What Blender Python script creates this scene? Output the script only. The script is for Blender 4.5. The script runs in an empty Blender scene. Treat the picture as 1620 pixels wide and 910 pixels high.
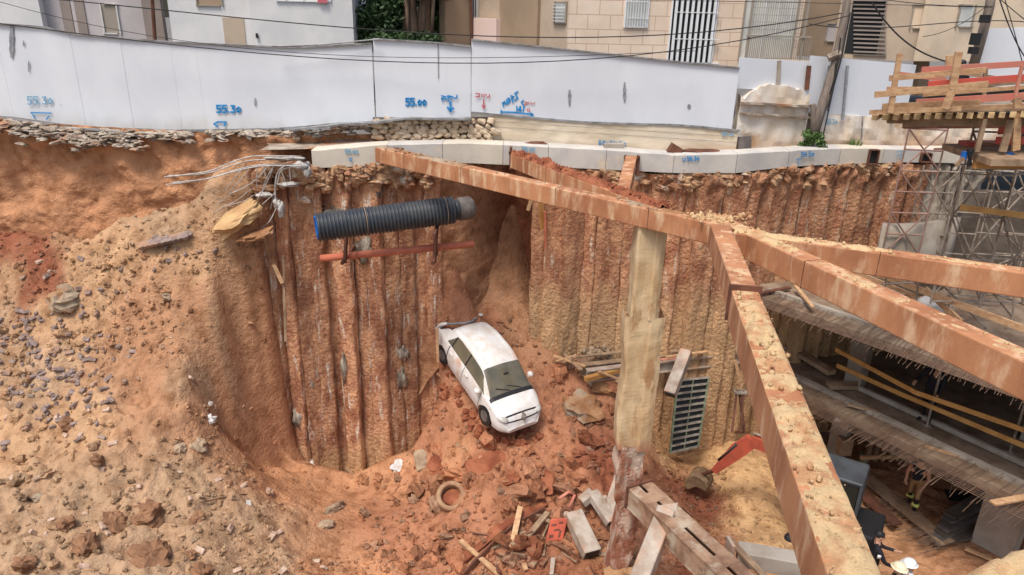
import bpy, math, random
import numpy as np
from mathutils import Vector, Matrix, noise as mnoise
SC = bpy.context.scene
C = SC.collection
R = math.radians
random.seed(7); rng = np.random.default_rng(7)

# ---------------------------------------------------------------- camera
TH = R(21.0); ROLL = R(1.43); F = 1150.0; CAMZ = 12.3
fwd = Vector((0, math.cos(TH), -math.sin(TH)))
R0 = Vector((1, 0, 0)); U0 = Vector((0, math.sin(TH), math.cos(TH)))
rgt = R0*math.cos(ROLL) + U0*math.sin(ROLL)
upv = -R0*math.sin(ROLL) + U0*math.cos(ROLL)
cam = bpy.data.cameras.new('camera'); cam.lens = F/1620*36; cam.sensor_width = 36
cam.clip_end = 1000; cam.clip_start = 0.05
camo = bpy.data.objects.new('camera', cam); C.objects.link(camo)
camo.matrix_world = Matrix.Translation((0, 0, CAMZ)) @ Matrix((rgt, upv, -fwd)).transposed().to_4x4()
SC.camera = camo
# ---------------------------------------------------------------- light
w = bpy.data.worlds.new("World"); SC.world = w; w.use_nodes = True
nt = w.node_tree; bg = nt.nodes['Background']
sky = nt.nodes.new('ShaderNodeTexSky'); sky.sky_type = 'NISHITA'; sky.sun_disc = False
SUN_EL, SUN_AZ = R(64), R(212)          # azimuth clockwise from +Y: light from behind the camera, a little left
sky.sun_elevation = SUN_EL; sky.sun_rotation = SUN_AZ
sky.air_density = 1.3; sky.dust_density = 4.0; sky.ozone_density = 1.0
nt.links.new(sky.outputs[0], bg.inputs[0]); bg.inputs[1].default_value = 0.12
sl = bpy.data.lights.new('sun', 'SUN'); sl.energy = 2.1; sl.angle = R(18); sl.color = (1, .95, .87)
so = bpy.data.objects.new('sun', sl); C.objects.link(so)
sd = Vector((math.sin(SUN_AZ)*math.cos(SUN_EL), math.cos(SUN_AZ)*math.cos(SUN_EL), math.sin(SUN_EL)))
so.rotation_euler = sd.to_track_quat('Z', 'Y').to_euler()
SC.view_settings.view_transform = 'Standard'; SC.view_settings.look = 'None'
SC.view_settings.exposure = 0.53; SC.view_settings.gamma = 1; SC.view_settings.use_curve_mapping = False

# ---------------------------------------------------------------- pixel -> world (photo pixels, 1620 wide)
O = Vector((0, 0, CAMZ))
def D(px, py): return fwd*F + rgt*(px-810) - upv*(py-455)
def P(px, py, Y):
    d = D(px, py); return O + d*(Y/d.y)
def PZ(px, py, z):
    d = D(px, py); return O + d*((z-CAMZ)/d.z)
def on(A, B, px, py, off=0.0):
    d = D(px, py); n = Vector((B.y-A.y, -(B.x-A.x), 0)).normalized()
    if n.y > 0: n = -n
    t = n.dot(A-O)/n.dot(d); return O + d*t + n*off

# ---------------------------------------------------------------- objects
def tag(o, label=None, cat=None, group=None, kind=None):
    if label: o['label'] = label
    if cat: o['category'] = cat
    if group: o['group'] = group
    if kind: o['kind'] = kind
    return o
def empty(name, loc=(0, 0, 0), label=None, cat=None, group=None):
    o = bpy.data.objects.new(name, None); C.objects.link(o); o.location = loc; o.empty_display_size = .1
    return tag(o, label, cat, group)
def copy_tree(o, parent=None):
    c = o.copy(); C.objects.link(c); c.parent = parent
    for ch in [x for x in bpy.data.objects if x.parent == o]: copy_tree(ch, c)
    return c
def wm(o):
    m_ = o.matrix_basis.copy() if o.type != 'EMPTY' else Matrix.LocRotScale(o.location, o.rotation_euler, o.scale)
    return wm(o.parent) @ m_ if o.parent else m_
class MB:
    def __init__(s): s.v = []; s.f = []; s.m = []
    def add(s, vs, fs, mi=0):
        b = len(s.v); s.v += [tuple(v) for v in vs]; s.f += [tuple(i+b for i in f) for f in fs]; s.m += [mi]*len(fs)
    def box(s, c, sz, rot=None, mi=0):
        c = Vector(c); h = Vector(sz)/2; M = rot or Matrix.Identity(3)
        vs = [c + M @ Vector((x*h.x, y*h.y, z*h.z)) for x in (-1, 1) for y in (-1, 1) for z in (-1, 1)]
        s.add(vs, [(0,1,3,2),(4,6,7,5),(0,4,5,1),(2,3,7,6),(0,2,6,4),(1,5,7,3)], mi)
    def bar(s, a, b, wd, ht, up=(0, 0, 1), mi=0, n=1, jit=0):
        a = Vector(a); b = Vector(b); x = (b-a); L = x.length; x.normalize(); up = Vector(up)
        y = up.cross(x)
        if y.length < 1e-4: y = Vector((1, 0, 0)).cross(x)
        y.normalize(); z = x.cross(y)
        vs = []; fs = []
        for i in range(n+1):
            p = a + x*L*i/n
            for (sy, sz) in ((-1,-1),(1,-1),(1,1),(-1,1)):
                q = p + y*wd/2*sy + z*ht/2*sz
                if jit: q += Vector((random.uniform(-jit, jit) for _ in range(3)))
                vs.append(q)
        for i in range(n):
            for k in range(4):
                fs.append((i*4+k, i*4+(k+1) % 4, (i+1)*4+(k+1) % 4, (i+1)*4+k))
        fs.append((3,2,1,0)); fs.append(tuple(n*4+k for k in range(4)))
        s.add(vs, fs, mi)
    def tube(s, pts, r, n=6, mi=0, cap=True):
        pts = [Vector(p) for p in pts]; vs = []; fs = []; m = len(pts)
        rr = r if isinstance(r, (list, tuple)) else [r]*m
        py_ = None
        for i, p in enumerate(pts):
            t = (pts[min(i+1, m-1)] - pts[max(i-1, 0)]).normalized()
            if py_ is None:
                a = Vector((0, 0, 1)) if abs(t.z) < .9 else Vector((1, 0, 0)); y = t.cross(a).normalized()
            else: y = (py_ - t*py_.dot(t)).normalized()
            py_ = y; z = t.cross(y)
            for k in range(n):
                an = 2*math.pi*k/n; vs.append(p + (y*math.cos(an)+z*math.sin(an))*rr[i])
        for i in range(m-1):
            for k in range(n): fs.append((i*n+k, i*n+(k+1) % n, (i+1)*n+(k+1) % n, (i+1)*n+k))
        if cap: fs.append(tuple(range(n))[::-1]); fs.append(tuple((m-1)*n+k for k in range(n)))
        s.add(vs, fs, mi)
    def sheet(s, grid, mi=0):
        n = len(grid); m = len(grid[0]); s.add([p for r_ in grid for p in r_],
            [(i*m+j, i*m+j+1, (i+1)*m+j+1, (i+1)*m+j) for i in range(n-1) for j in range(m-1)], mi)
    def blob(s, c, rad, seed=0, amp=.25, rings=6, seg=9, rot=None, flat=0, mi=0):
        c = Vector(c); rad = Vector(rad) if not isinstance(rad, (int, float)) else Vector((rad,)*3); vs = []; fs = []
        M = rot or Matrix.Identity(3)
        def pt(d):
            k = 1 + amp*mnoise.noise(d*1.6 + Vector((seed*3.1, seed*1.7, seed*.9))) + amp*.6*mnoise.noise(d*4 + Vector((seed, 0, 5)))
            q = Vector((d.x*rad.x, d.y*rad.y, d.z*rad.z))*k
            if flat and q.z > rad.z*flat: q.z = rad.z*flat + (q.z-rad.z*flat)*.2
            return c + M @ q
        vs.append(pt(Vector((0, 0, 1))))
        for i in range(1, rings):
            ph = math.pi*i/rings
            for j in range(seg):
                th = 2*math.pi*j/seg; vs.append(pt(Vector((math.sin(ph)*math.cos(th), math.sin(ph)*math.sin(th), math.cos(ph)))))
        vs.append(pt(Vector((0, 0, -1))))
        for j in range(seg):
            fs.append((0, 1+j, 1+(j+1) % seg)); b = 1+(rings-2)*seg; fs.append((len(vs)-1, b+(j+1) % seg, b+j))
        for i in range(rings-2):
            for j in range(seg): a = 1+i*seg; fs.append((a+j, a+seg+j, a+seg+(j+1) % seg, a+(j+1) % seg))
        s.add(vs, fs, mi)
    def build(s, name, mat, parent=None, smooth=False, loc=None):
        me = bpy.data.meshes.new(name)
        vs = s.v
        if parent is not None:
            Mi = wm(parent).inverted(); vs = [tuple(Mi @ Vector(v)) for v in vs]
        elif loc is not None: vs = [(v[0]-loc[0], v[1]-loc[1], v[2]-loc[2]) for v in vs]
        me.from_pydata(vs, [], s.f)
        mats = mat if isinstance(mat, (list, tuple)) else [mat]
        for m_ in mats: me.materials.append(m_)
        me.polygons.foreach_set('material_index', s.m)
        if smooth: me.polygons.foreach_set('use_smooth', [True]*len(s.f))
        me.update()
        o = bpy.data.objects.new(name, me); C.objects.link(o)
        if parent is not None: o.parent = parent
        elif loc is not None: o.location = loc
        return o
def bevel(o, wd=.01, seg=1):
    b = o.modifiers.new('b', 'BEVEL'); b.width = wd; b.segments = seg; b.limit_method = 'ANGLE'; return o
def rotz(a): return Matrix.Rotation(a, 3, 'Z')
def frame_rot(x, up):
    x = Vector(x).normalized(); y = Vector(up).cross(x).normalized(); z = x.cross(y); return Matrix((x, y, z)).transposed()

# ---------------------------------------------------------------- materials
def lin(c):
    return tuple(((v/255)/12.92 if v/255 <= .04045 else (((v/255)+.055)/1.055)**2.4) for v in c)
def tone(c, d=.93, s=.84):
    # measured colours are of lit surfaces: bring the warm ones down to their own reflectance
    if c is None or max(c)-min(c) < .42*max(c)+.001 or c[2] > c[0]: return c
    g = .35*c[0]+.5*c[1]+.15*c[2]; return tuple((g+(v-g)*s)*d*k for v, k in zip(c, (1.0, .99, .95)))
def col4(c): return (*c, 1)
MATS = {}
def mat(name, c1, c2=None, scale=4, rough=.85, bump=.3, bscale=20, metal=0, stretch=(1, 1, 1), c3=None, s3=1.5, t3=(.5, .65), attr=None,
        detail=6, spec=.3, bdist=.02, zband=None, st3=None, speck=None, t2=(.35, .65), objrand=0, vor=0):
    """rough procedural surface: base c1 broken by noise towards c2, patches of c3"""
    c1, c2, c3 = tone(c1), tone(c2), tone(c3)
    m = bpy.data.materials.new(name); m.use_nodes = True; n = m.node_tree.nodes; L = m.node_tree.links
    b = n['Principled BSDF']; b.inputs['Roughness'].default_value = rough; b.inputs['Metallic'].default_value = metal
    b.inputs['Specular IOR Level'].default_value = spec
    tc = n.new('ShaderNodeNewGeometry') ; mp = n.new('ShaderNodeMapping'); mp.inputs['Scale'].default_value = stretch
    L.new(tc.outputs['Position'], mp.inputs['Vector'])
    def noise(sc, dt=detail, vec=mp):
        x = n.new('ShaderNodeTexNoise'); x.inputs['Scale'].default_value = sc; x.inputs['Detail'].default_value = dt
        x.inputs['Roughness'].default_value = .6; L.new(vec.outputs[0], x.inputs['Vector']); return x
    def ramp(src, lo, hi):
        r_ = n.new('ShaderNodeMapRange'); r_.interpolation_type = 'SMOOTHSTEP'; r_.inputs[1].default_value = lo; r_.inputs[2].default_value = hi
        L.new(src, r_.inputs[0]); return r_.outputs[0]
    def mix(f, a, c, mode='MIX'):
        x = n.new('ShaderNodeMix'); x.data_type = 'RGBA'; x.blend_type = mode
        if isinstance(f, (int, float)): x.inputs[0].default_value = f
        else: L.new(f, x.inputs[0])
        for i, q in ((6, a), (7, c)):
            if isinstance(q, tuple): x.inputs[i].default_value = col4(q)
            else: L.new(q, x.inputs[i])
        return x.outputs[2]
    if attr:
        a = n.new('ShaderNodeAttribute'); a.attribute_name = attr; base = a.outputs['Color']
        dk = mix(1.0, base, c2 or (.62, .58, .55), 'MULTIPLY')
        base = mix(ramp(noise(scale).outputs[0], *t2), base, dk)
    else:
        base = c1
        if c2: base = mix(ramp(noise(scale).outputs[0], *t2), c1, c2)
    if c3:
        mp3 = mp
        if st3: mp3 = n.new('ShaderNodeMapping'); mp3.inputs['Scale'].default_value = st3; L.new(tc.outputs['Position'], mp3.inputs['Vector'])
        base = mix(ramp(noise(s3, 8, mp3).outputs[0], *t3), base, c3)
    if zband:   # lower part of another colour: (z0, z1, colour)
        sx = n.new('ShaderNodeSeparateXYZ'); L.new(tc.outputs['Position'], sx.inputs[0])
        ad = n.new('ShaderNodeMath'); ad.operation = 'MULTIPLY_ADD'; ad.inputs[1].default_value = zband[3] if len(zband) > 3 else 1.6
        L.new(noise(1.3).outputs[0], ad.inputs[0]); L.new(sx.outputs[2], ad.inputs[2])
        f = ramp(ad.outputs[0], zband[1], zband[0])
        base = mix(f, base, mix(ramp(noise(scale*1.3).outputs[0], .3, .7), zband[2], tuple(v*.72 for v in zband[2])))
    if speck:   # (scale, lo, hi, colour)
        base = mix(ramp(noise(speck[0], 3).outputs[0], speck[1], speck[2]), base, speck[3])
    if objrand:
        oi = n.new('ShaderNodeObjectInfo'); mr = n.new('ShaderNodeMapRange'); mr.inputs[3].default_value = 1-objrand; mr.inputs[4].default_value = 1+objrand*.7; L.new(oi.outputs['Random'], mr.inputs[0])
        hs = n.new('ShaderNodeHueSaturation'); L.new(mr.outputs[0], hs.inputs['Value'])
        if isinstance(base, tuple): hs.inputs['Color'].default_value = col4(base)
        else: L.new(base, hs.inputs['Color'])
        base = hs.outputs[0]
    if isinstance(base, tuple): b.inputs['Base Color'].default_value = col4(base)
    else: L.new(base, b.inputs['Base Color'])
    if bump:
        bp = n.new('ShaderNodeBump'); bp.inputs['Strength'].default_value = bump; bp.inputs['Distance'].default_value = bdist
        mpb = n.new('ShaderNodeMapping'); mpb.inputs['Scale'].default_value = tuple(.5+.5*v_ for v_ in stretch); L.new(tc.outputs['Position'], mpb.inputs['Vector'])
        hsock = noise(bscale, 8, mpb).outputs[0]
        if vor:
            for k_, sc_ in enumerate((vor, vor*2.7)):
                vo = n.new('ShaderNodeTexVoronoi'); vo.inputs['Scale'].default_value = sc_; ds = n.new('ShaderNodeVectorMath'); ds.operation = 'MULTIPLY_ADD'; ds.inputs[1].default_value = (.12,)*3
                L.new(noise(sc_*.8).outputs[1], ds.inputs[0]); L.new(tc.outputs['Position'], ds.inputs[2]); L.new(ds.outputs[0], vo.inputs['Vector'])
                ml = n.new('ShaderNodeMath'); ml.operation = 'MULTIPLY_ADD'; ml.inputs[1].default_value = -.5/(1+k_); L.new(vo.outputs['Distance'], ml.inputs[0]); L.new(hsock, ml.inputs[2]); hsock = ml.outputs[0]
        L.new(hsock, bp.inputs['Height']); L.new(bp.outputs[0], b.inputs['Normal'])
    MATS[name] = m; return m
M = {}
M['soil'] = mat('soil', (1, 1, 1), (.66, .60, .55), attr='soil', scale=3, vor=7, bump=.9, bscale=14, bdist=.05, rough=.95, spec=.1, t2=(.42, .7), speck=(34, .66, .74, (.42, .33, .24)))
M['clod'] = mat('clod', lin((176, 128, 84)), lin((140, 92, 56)), scale=2.3, bump=.6, bscale=30, rough=.95, spec=.1, c3=lin((168, 150, 128)), s3=.9)
M['redclod'] = mat('redclod', lin((168, 98, 62)), lin((130, 66, 40)), scale=2.3, bump=.8, bscale=24, rough=.95, spec=.15)
M['strutsoil'] = mat('strut_soil', lin((224, 188, 136)), lin((206, 150, 102)), scale=4, vor=22, bump=.9, bscale=50, bdist=.02, rough=.95, spec=.1, t2=(.45, .62))
M['pile'] = mat('pile', lin((220, 158, 112)), lin((168, 106, 72)), zband=(.6, 1.9, lin((212, 172, 130)), 1.8), objrand=.28, scale=2.6, stretch=(1.3, 1.3, .6), bump=1.0, bscale=14, bdist=.07, vor=9,
                c3=lin((220, 200, 182)), s3=7, st3=(1.4, 1.4, .2), t3=(.555, .68), rough=.8, spec=.3)
M['pile2'] = mat('pile_two', lin((222, 160, 114)), lin((176, 112, 78)), objrand=.24, scale=2.3, stretch=(1.3, 1.3, .6), bump=1.0, bscale=14, bdist=.07, vor=9,
                 c3=lin((216, 192, 166)), s3=7, st3=(1.4, 1.4, .2), t3=(.57, .70), zband=(5.7, 7.1, lin((216, 174, 132)), 2.6), rough=.85, spec=.2)
M['capbeam'] = mat('cap_beam', lin((196, 190, 182)), lin((178, 174, 170)), scale=1.6, c3=lin((206, 190, 166)), s3=1.5, t3=(.55, .75), bump=.3, bscale=9)
M['capcream'] = mat('cap_beam_cream', lin((204, 194, 178)), lin((192, 184, 170)), scale=1.6, c3=lin((200, 190, 178)), s3=1.2, t3=(.55, .7), bump=.3, bscale=9)
M['rust'] = mat('rusty_steel', lin((196, 130, 82)), lin((164, 102, 62)), scale=1.3, stretch=(1, 1, .5), c3=lin((220, 178, 138)), s3=4.5, t3=(.48, .72), st3=(1, 1, .35), bump=.5, bscale=38, rough=.8, spec=.25, bdist=.01)
M['rustdark'] = mat('dark_rusty_steel', lin((120, 72, 52)), lin((92, 56, 42)), scale=3, bump=.3, bscale=30, rough=.8)
M['greysteel'] = mat('muddy_grey_steel', lin((176, 164, 152)), lin((150, 128, 110)), scale=2.5, c3=lin((186, 134, 100)), s3=1.8, t3=(.5, .7), bump=.2, bscale=30, rough=.6)
M['column'] = mat('king_post', lin((214, 186, 144)), lin((192, 156, 110)), scale=1.5, stretch=(1.5, 1.5, .5), c3=lin((176, 132, 84)), s3=2.4, t3=(.56, .66), bump=.5, bscale=14, zband=(4.3, 4.7, lin((176, 122, 92)), .5))
M['fence'] = mat('white_hoarding', lin((218, 221, 226)), lin((206, 209, 215)), scale=.45, stretch=(1, 1, .6), zband=(9.4, 10.1, lin((206, 202, 198)), .9), bump=.05, bscale=3, rough=.5, c3=lin((196, 196, 198)), s3=1.1, t3=(.66, .8), speck=(9, .72, .78, lin((150, 150, 150))))
M['fenceedge'] = mat('grey_trim', lin((150, 150, 152)), lin((110, 108, 106)), scale=4, rough=.5)
M['rubwall'] = mat('rubble_stone', lin((208, 186, 160)), lin((176, 152, 128)), scale=3, bump=.5, bscale=24, c3=lin((208, 172, 128)), s3=1.3)
M['mortar'] = mat('dark_mortar', lin((136, 110, 84)), lin((104, 80, 60)), scale=5, bump=.6)
M['creamwall'] = mat('cream_concrete', lin((220, 206, 184)), lin((206, 186, 158)), scale=1.4, stretch=(.5, .5, 2.2), c3=lin((170, 158, 146)), s3=1.3, t3=(.62, .8), bump=.3, bscale=14)
M['plaster'] = mat('old_plaster', lin((222, 214, 204)), lin((204, 186, 164)), scale=1.6, c3=lin((190, 150, 112)), s3=1.1, t3=(.56, .7), bump=.3, bscale=14, zband=(9.0, 10.0, lin((190, 146, 108)), 1.0))
M['grave'] = mat('asphalt_crust', lin((176, 164, 150)), lin((132, 116, 102)), scale=3, bump=.7, bscale=26, c3=lin((176, 120, 80)), s3=1.4)
M['paver'] = mat('paving_brick', lin((146, 128, 120)), lin((118, 100, 94)), scale=8, bump=.3, c3=lin((172, 128, 98)), s3=2.1, t3=(.5, .65))
M['pinkbrick'] = mat('pale_brick', lin((206, 178, 160)), lin((178, 142, 118)), scale=9, bump=.3)
M['white'] = mat('white_paint', (.76, .77, .78), None, rough=.35, bump=0, spec=.5)
M['carpaint'] = mat('car_paint', (.74, .73, .72), (.62, .57, .52), scale=2.2, rough=.24, bump=0, spec=.5, c3=lin((214, 178, 156)), s3=1.9, t3=(.56, .74), speck=(14, .66, .76, lin((190, 150, 120))))
M['carglass'] = mat('car_glass', (.10, .095, .07), (.17, .14, .09), scale=1.8, rough=.12, bump=0, spec=.6)
M['black'] = mat('black_plastic', (.02, .02, .022), None, rough=.5, bump=0)
M['blackpipe'] = mat('black_pipe', (.035, .042, .055), (.06, .065, .07), scale=3, rough=.42, bump=.05, c3=lin((150, 120, 96)), s3=1.2, t3=(.64, .8))
M['greycap'] = mat('grey_rubber', lin((112, 104, 98)), lin((86, 80, 78)), scale=5, rough=.7)
M['blue'] = mat('blue_plastic', lin((34, 112, 200)), None, rough=.45, bump=0)
M['orangepipe'] = mat('orange_pipe', lin((206, 108, 74)), lin((182, 92, 62)), scale=3, rough=.5, bump=.05)
M['shot'] = mat('sprayed_concrete', lin((214, 212, 210)), lin((186, 182, 178)), scale=6, bump=.6, bscale=30, c3=lin((170, 130, 100)), s3=2)
M['wood'] = mat('pale_timber', lin((206, 164, 118)), lin((178, 132, 90)), scale=3, stretch=(2, 2, 5), bump=.2, rough=.75)
M['woodgrey'] = mat('weathered_timber', lin((170, 140, 110)), lin((132, 104, 80)), scale=3, bump=.3, rough=.85)
M['woodyel'] = mat('yellow_timber', lin((206, 150, 66)), lin((186, 128, 52)), scale=3, bump=.1, rough=.6)
M['woodred'] = mat('red_timber', lin((210, 112, 92)), lin((192, 120, 98)), scale=2.4, bump=.1, rough=.7, c3=lin((206, 140, 112)), s3=2, t3=(.5, .7))
M['concrete'] = mat('concrete', lin((166, 156, 144)), lin((140, 128, 114)), scale=1.4, bump=.3, bscale=16, c3=lin((150, 116, 88)), s3=1.2, t3=(.58, .75))
M['darkconc'] = mat('dark_concrete', lin((104, 94, 84)), lin((78, 68, 60)), scale=1.2, bump=.3)  # low tone also stands in for deck shade on the rear wall
M['slabtop'] = mat('slab_top', lin((150, 128, 106)), lin((120, 94, 74)), scale=2, bump=.4)
M['rebar'] = mat('rebar', lin((126, 96, 76)), lin((96, 74, 62)), scale=6, bump=.2, rough=.7)
M['scaf'] = mat('scaffold_steel', lin((160, 146, 132)), lin((116, 98, 82)), scale=4, rough=.5)
M['scafred'] = mat('scaffold_red', lin((164, 122, 110)), lin((136, 108, 98)), scale=4, rough=.6)
M['bluemark'] = mat('blue_spray', lin((42, 138, 200)), None, bump=0, rough=.7)
M['faintmark'] = mat('faded_blue_spray', lin((120, 168, 198)), None, bump=0, rough=.7)
M['redmark'] = mat('red_spray', lin((206, 96, 108)), None, bump=0, rough=.7)
M['greymark'] = mat('grey_smear', lin((150, 152, 156)), lin((120, 122, 126)), scale=9, bump=0, rough=.7)
M['wire'] = mat('cable', (.03, .028, .028), None, bump=0)
M['exred'] = mat('excavator_red', lin((206, 82, 48)), lin((176, 76, 48)), scale=3, rough=.45, bump=.05)
M['excab'] = mat('cab_roof_grey', lin((74, 78, 82)), lin((62, 64, 68)), scale=3, rough=.5, bump=.05)
M['darkglass'] = mat('dark_glass', (.012, .02, .018), None, rough=.12, bump=0, spec=.6)
M['bucket'] = mat('worn_bucket', lin((150, 120, 86)), lin((112, 84, 58)), scale=5, rough=.6, bump=.3)
M['leaf'] = mat('leaf', (.05, .10, .028), (.03, .065, .02), scale=1.2, bump=0, rough=.6)
M['leafb'] = mat('bright_leaf', (.10, .20, .04), (.07, .14, .03), scale=2, bump=0, rough=.6)
M['bark'] = mat('bark', lin((120, 96, 78)), lin((84, 66, 54)), scale=3, stretch=(3, 3, .5), bump=.6, bscale=14)
M['polewood'] = mat('utility_pole', lin((138, 126, 116)), lin((108, 96, 88)), scale=3, stretch=(4, 4, .4), bump=.4)
M['bwhite'] = mat('white_render', lin((214, 212, 210)), lin((200, 198, 198)), scale=.8, bump=.1)
M['bgrey'] = mat('mauve_render', lin((186, 178, 178)), lin((172, 164, 164)), scale=.8, bump=.1)
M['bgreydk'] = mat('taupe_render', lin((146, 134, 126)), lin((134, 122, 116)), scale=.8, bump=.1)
M['btan'] = mat('tan_render', lin((184, 166, 146)), lin((170, 152, 134)), scale=.8, bump=.1)
M['bbrown'] = mat('brown_render', lin((168, 142, 116)), lin((154, 130, 106)), scale=.8, bump=.1)
M['bcream'] = mat('cream_render', lin((224, 202, 176)), lin((212, 190, 164)), scale=.8, bump=.1)
M['shutter'] = mat('shutter', lin((206, 206, 200)), lin((190, 190, 186)), scale=2, bump=0)
M['frame'] = mat('window_frame', lin((150, 140, 128)), None, bump=0)
M['pinkpanel'] = mat('pink_panel', lin((222, 196, 186)), None, bump=0)
M['street'] = mat('street_asphalt', lin((120, 116, 112)), lin((100, 96, 92)), scale=3)
M['crust'] = mat('rock_crust', lin((190, 150, 110)), lin((150, 96, 62)), scale=2.5, bump=.7, bscale=20, c3=lin((196, 186, 172)), s3=2.2, t3=(.55, .7))
M['greypile'] = mat('grey_pile', lin((176, 164, 148)), lin((96, 84, 74)), scale=3, stretch=(1.6, 1.6, .5), bump=1.0, bscale=12, bdist=.05)
M['greensteel'] = mat('green_steel', lin((120, 130, 104)), lin((96, 104, 84)), scale=5, bump=.1)
M['greysteel2'] = mat('dusty_rib', lin((150, 142, 130)), lin((112, 104, 94)), scale=5, bump=.2)
M['mudsteel'] = mat('muddy_steel', lin((168, 132, 104)), lin((128, 92, 70)), scale=3, bump=.3, c3=lin((180, 160, 138)), s3=2)
M['woodpale'] = mat('joist_ends', lin((214, 180, 124)), lin((160, 128, 88)), scale=6, bump=.1)
M['woodbred'] = mat('bright_red_timber', lin((214, 70, 52)), lin((196, 78, 60)), scale=4, bump=.1, rough=.6)
M['slabyel'] = mat('yellow_rock', lin((206, 168, 112)), lin((186, 140, 88)), scale=2.5, bump=.5, bscale=22)
M['clodpale'] = mat('pale_rubble', lin((182, 156, 128)), lin((148, 122, 98)), scale=3, bump=.6, bscale=24, rough=.95)
M['brownrock'] = mat('brown_rock', lin((158, 112, 76)), lin((128, 88, 60)), scale=3, bump=.7, bscale=22, rough=.95)
M['ringc'] = mat('muddy_ring', lin((172, 136, 102)), lin((150, 104, 72)), scale=4, bump=.3)
M['shotred'] = mat('crusted_concrete', lin((196, 168, 150)), lin((156, 96, 68)), scale=2.2, stretch=(1.4, 1.4, .6), bump=1.0, bscale=18, bdist=.04, t2=(.42, .58))
M['barcoat'] = mat('dusty_rebar', lin((192, 188, 184)), lin((156, 146, 138)), scale=9, bump=.2)
def tilemat():
    m = mat('stone_cladding', lin((226, 206, 186)), lin((214, 192, 172)), scale=.9, bump=.1)
    n = m.node_tree.nodes; L = m.node_tree.links; b = n['Principled BSDF']
    src = b.inputs['Base Color'].links[0].from_socket
    g = n.new('ShaderNodeNewGeometry'); mp = n.new('ShaderNodeMapping'); mp.inputs['Rotation'].default_value = (R(90), 0, 0)
    L.new(g.outputs['Position'], mp.inputs[0]); br = n.new('ShaderNodeTexBrick'); L.new(mp.outputs[0], br.inputs['Vector'])
    br.inputs['Scale'].default_value = 1; br.inputs['Brick Width'].default_value = .7; br.inputs['Row Height'].default_value = .42; br.inputs['Mortar Size'].default_value = .012
    mx = n.new('ShaderNodeMix'); mx.data_type = 'RGBA'; L.new(br.outputs['Fac'], mx.inputs[0]); L.new(src, mx.inputs[6]); mx.inputs[7].default_value = col4(lin((186, 156, 134)))
    L.new(mx.outputs[2], b.inputs['Base Color']); return m
M['tile'] = tilemat()
# ================================================================ terrain: one height field through surveyed points
cR = lin((182, 120, 84)); cD = lin((154, 92, 60)); cO = lin((200, 140, 96)); cS = lin((200, 156, 114)); cG = lin((184, 148, 114)); cY = lin((218, 172, 116)); cB = lin((184, 132, 94)); cDR = lin((150, 84, 56))
cR, cD, cO, cS, cG, cY, cB, cDR = [tone(c) for c in (cR, cD, cO, cS, cG, cY, cB, cDR)]
TP = [  # photo pixel, distance, soil
 (-250,380,17.6,cDR),(0,376,17.6,cDR),(60,398,17.3,cDR),(110,386,17.4,cS),(180,362,17.4,cS),(260,322,17.6,cG),(340,303,17.8,cG),(412,330,17.6,cS),
 (0,430,17.0,cDR),(60,425,16.9,cDR),(0,480,16.6,cS),(100,470,16.6,cS),(200,440,16.6,cS),(300,395,16.9,cS),(380,378,17.2,cG),(404,400,17.3,cS),
 (-250,560,15.6,cG),(0,560,15.6,cG),(100,580,15.5,cG),(200,545,15.8,cB),(280,510,16.1,cB),(340,490,16.3,cG),(385,450,17.0,cO),(408,500,17.2,cO),(418,600,17.1,cO),(380,540,16.8,cO),(350,620,15.9,cO),(385,625,16.5,cO),(440,735,16.3,cO),(418,745,15.9,cO),(490,745,16.5,cO),(230,600,15.1,cB),(300,600,15.2,cG),
 (0,680,14.2,cS),(120,680,14.1,cS),(250,650,14.5,cB),(330,690,14.6,cB),(434,692,16.95,cR),(462,724,16.9,cO),(400,700,16.3,cO),(390,720,15.2,cO),
 (-250,800,12.5,cG),(0,800,12.3,cG),(150,800,12.4,cG),(300,800,13.0,cG),(400,800,13.8,cG),(450,770,15.3,cO),
 (0,905,10.8,cG),(200,905,11.0,cG),(350,905,11.6,cG),(450,905,12.4,cG),
 (560,745,16.9,cO),(520,800,15.2,cO),(600,742,16.9,cO),(650,705,17.1,cR),(690,645,17.4,cR),
 (560,905,13.1,cO),(650,905,13.0,cR),(620,820,14.7,cR),(500,905,12.8,cO),
 (696,500,18.3,cR),(700,580,17.9,cR),(740,485,19.0,cR),(800,500,19.2,cB),(780,400,20.0,cB),(800,330,20.6,cB),(720,400,18.6,cR),
 (850,545,18.4,cB),(900,600,17.8,cR),(870,690,16.3,cR),(810,700,16.0,cR),(750,690,16.4,cR),(720,740,15.9,cO),(960,650,17.0,cR),(950,575,18.3,cR),
 (980,740,15.5,cDR),(900,770,14.9,cR),(690,800,15.0,cR),(800,785,14.1,cR),(765,745,15.3,cR),(775,828,13.75,cR),(860,868,13.5,cDR),(850,850,13.8,cR),(930,905,12.8,cDR),(750,905,13.1,cR),(700,850,13.9,cR),
 (1000,830,14.2,cR),(950,905,12.6,cY),(1020,905,12.6,cR),(1010,650,17.8,cO),(1060,715,18.2,cY),
 (1100,720,18.3,cY),(1150,690,18.9,cY),(1100,800,15.8,cDR),(1180,760,16.5,cY),(1180,830,14.9,cY),(1235,740,17.5,cY),(1130,870,13.9,cR),(1240,862,14.1,cY),(1100,905,13.0,cDR)]
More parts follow.
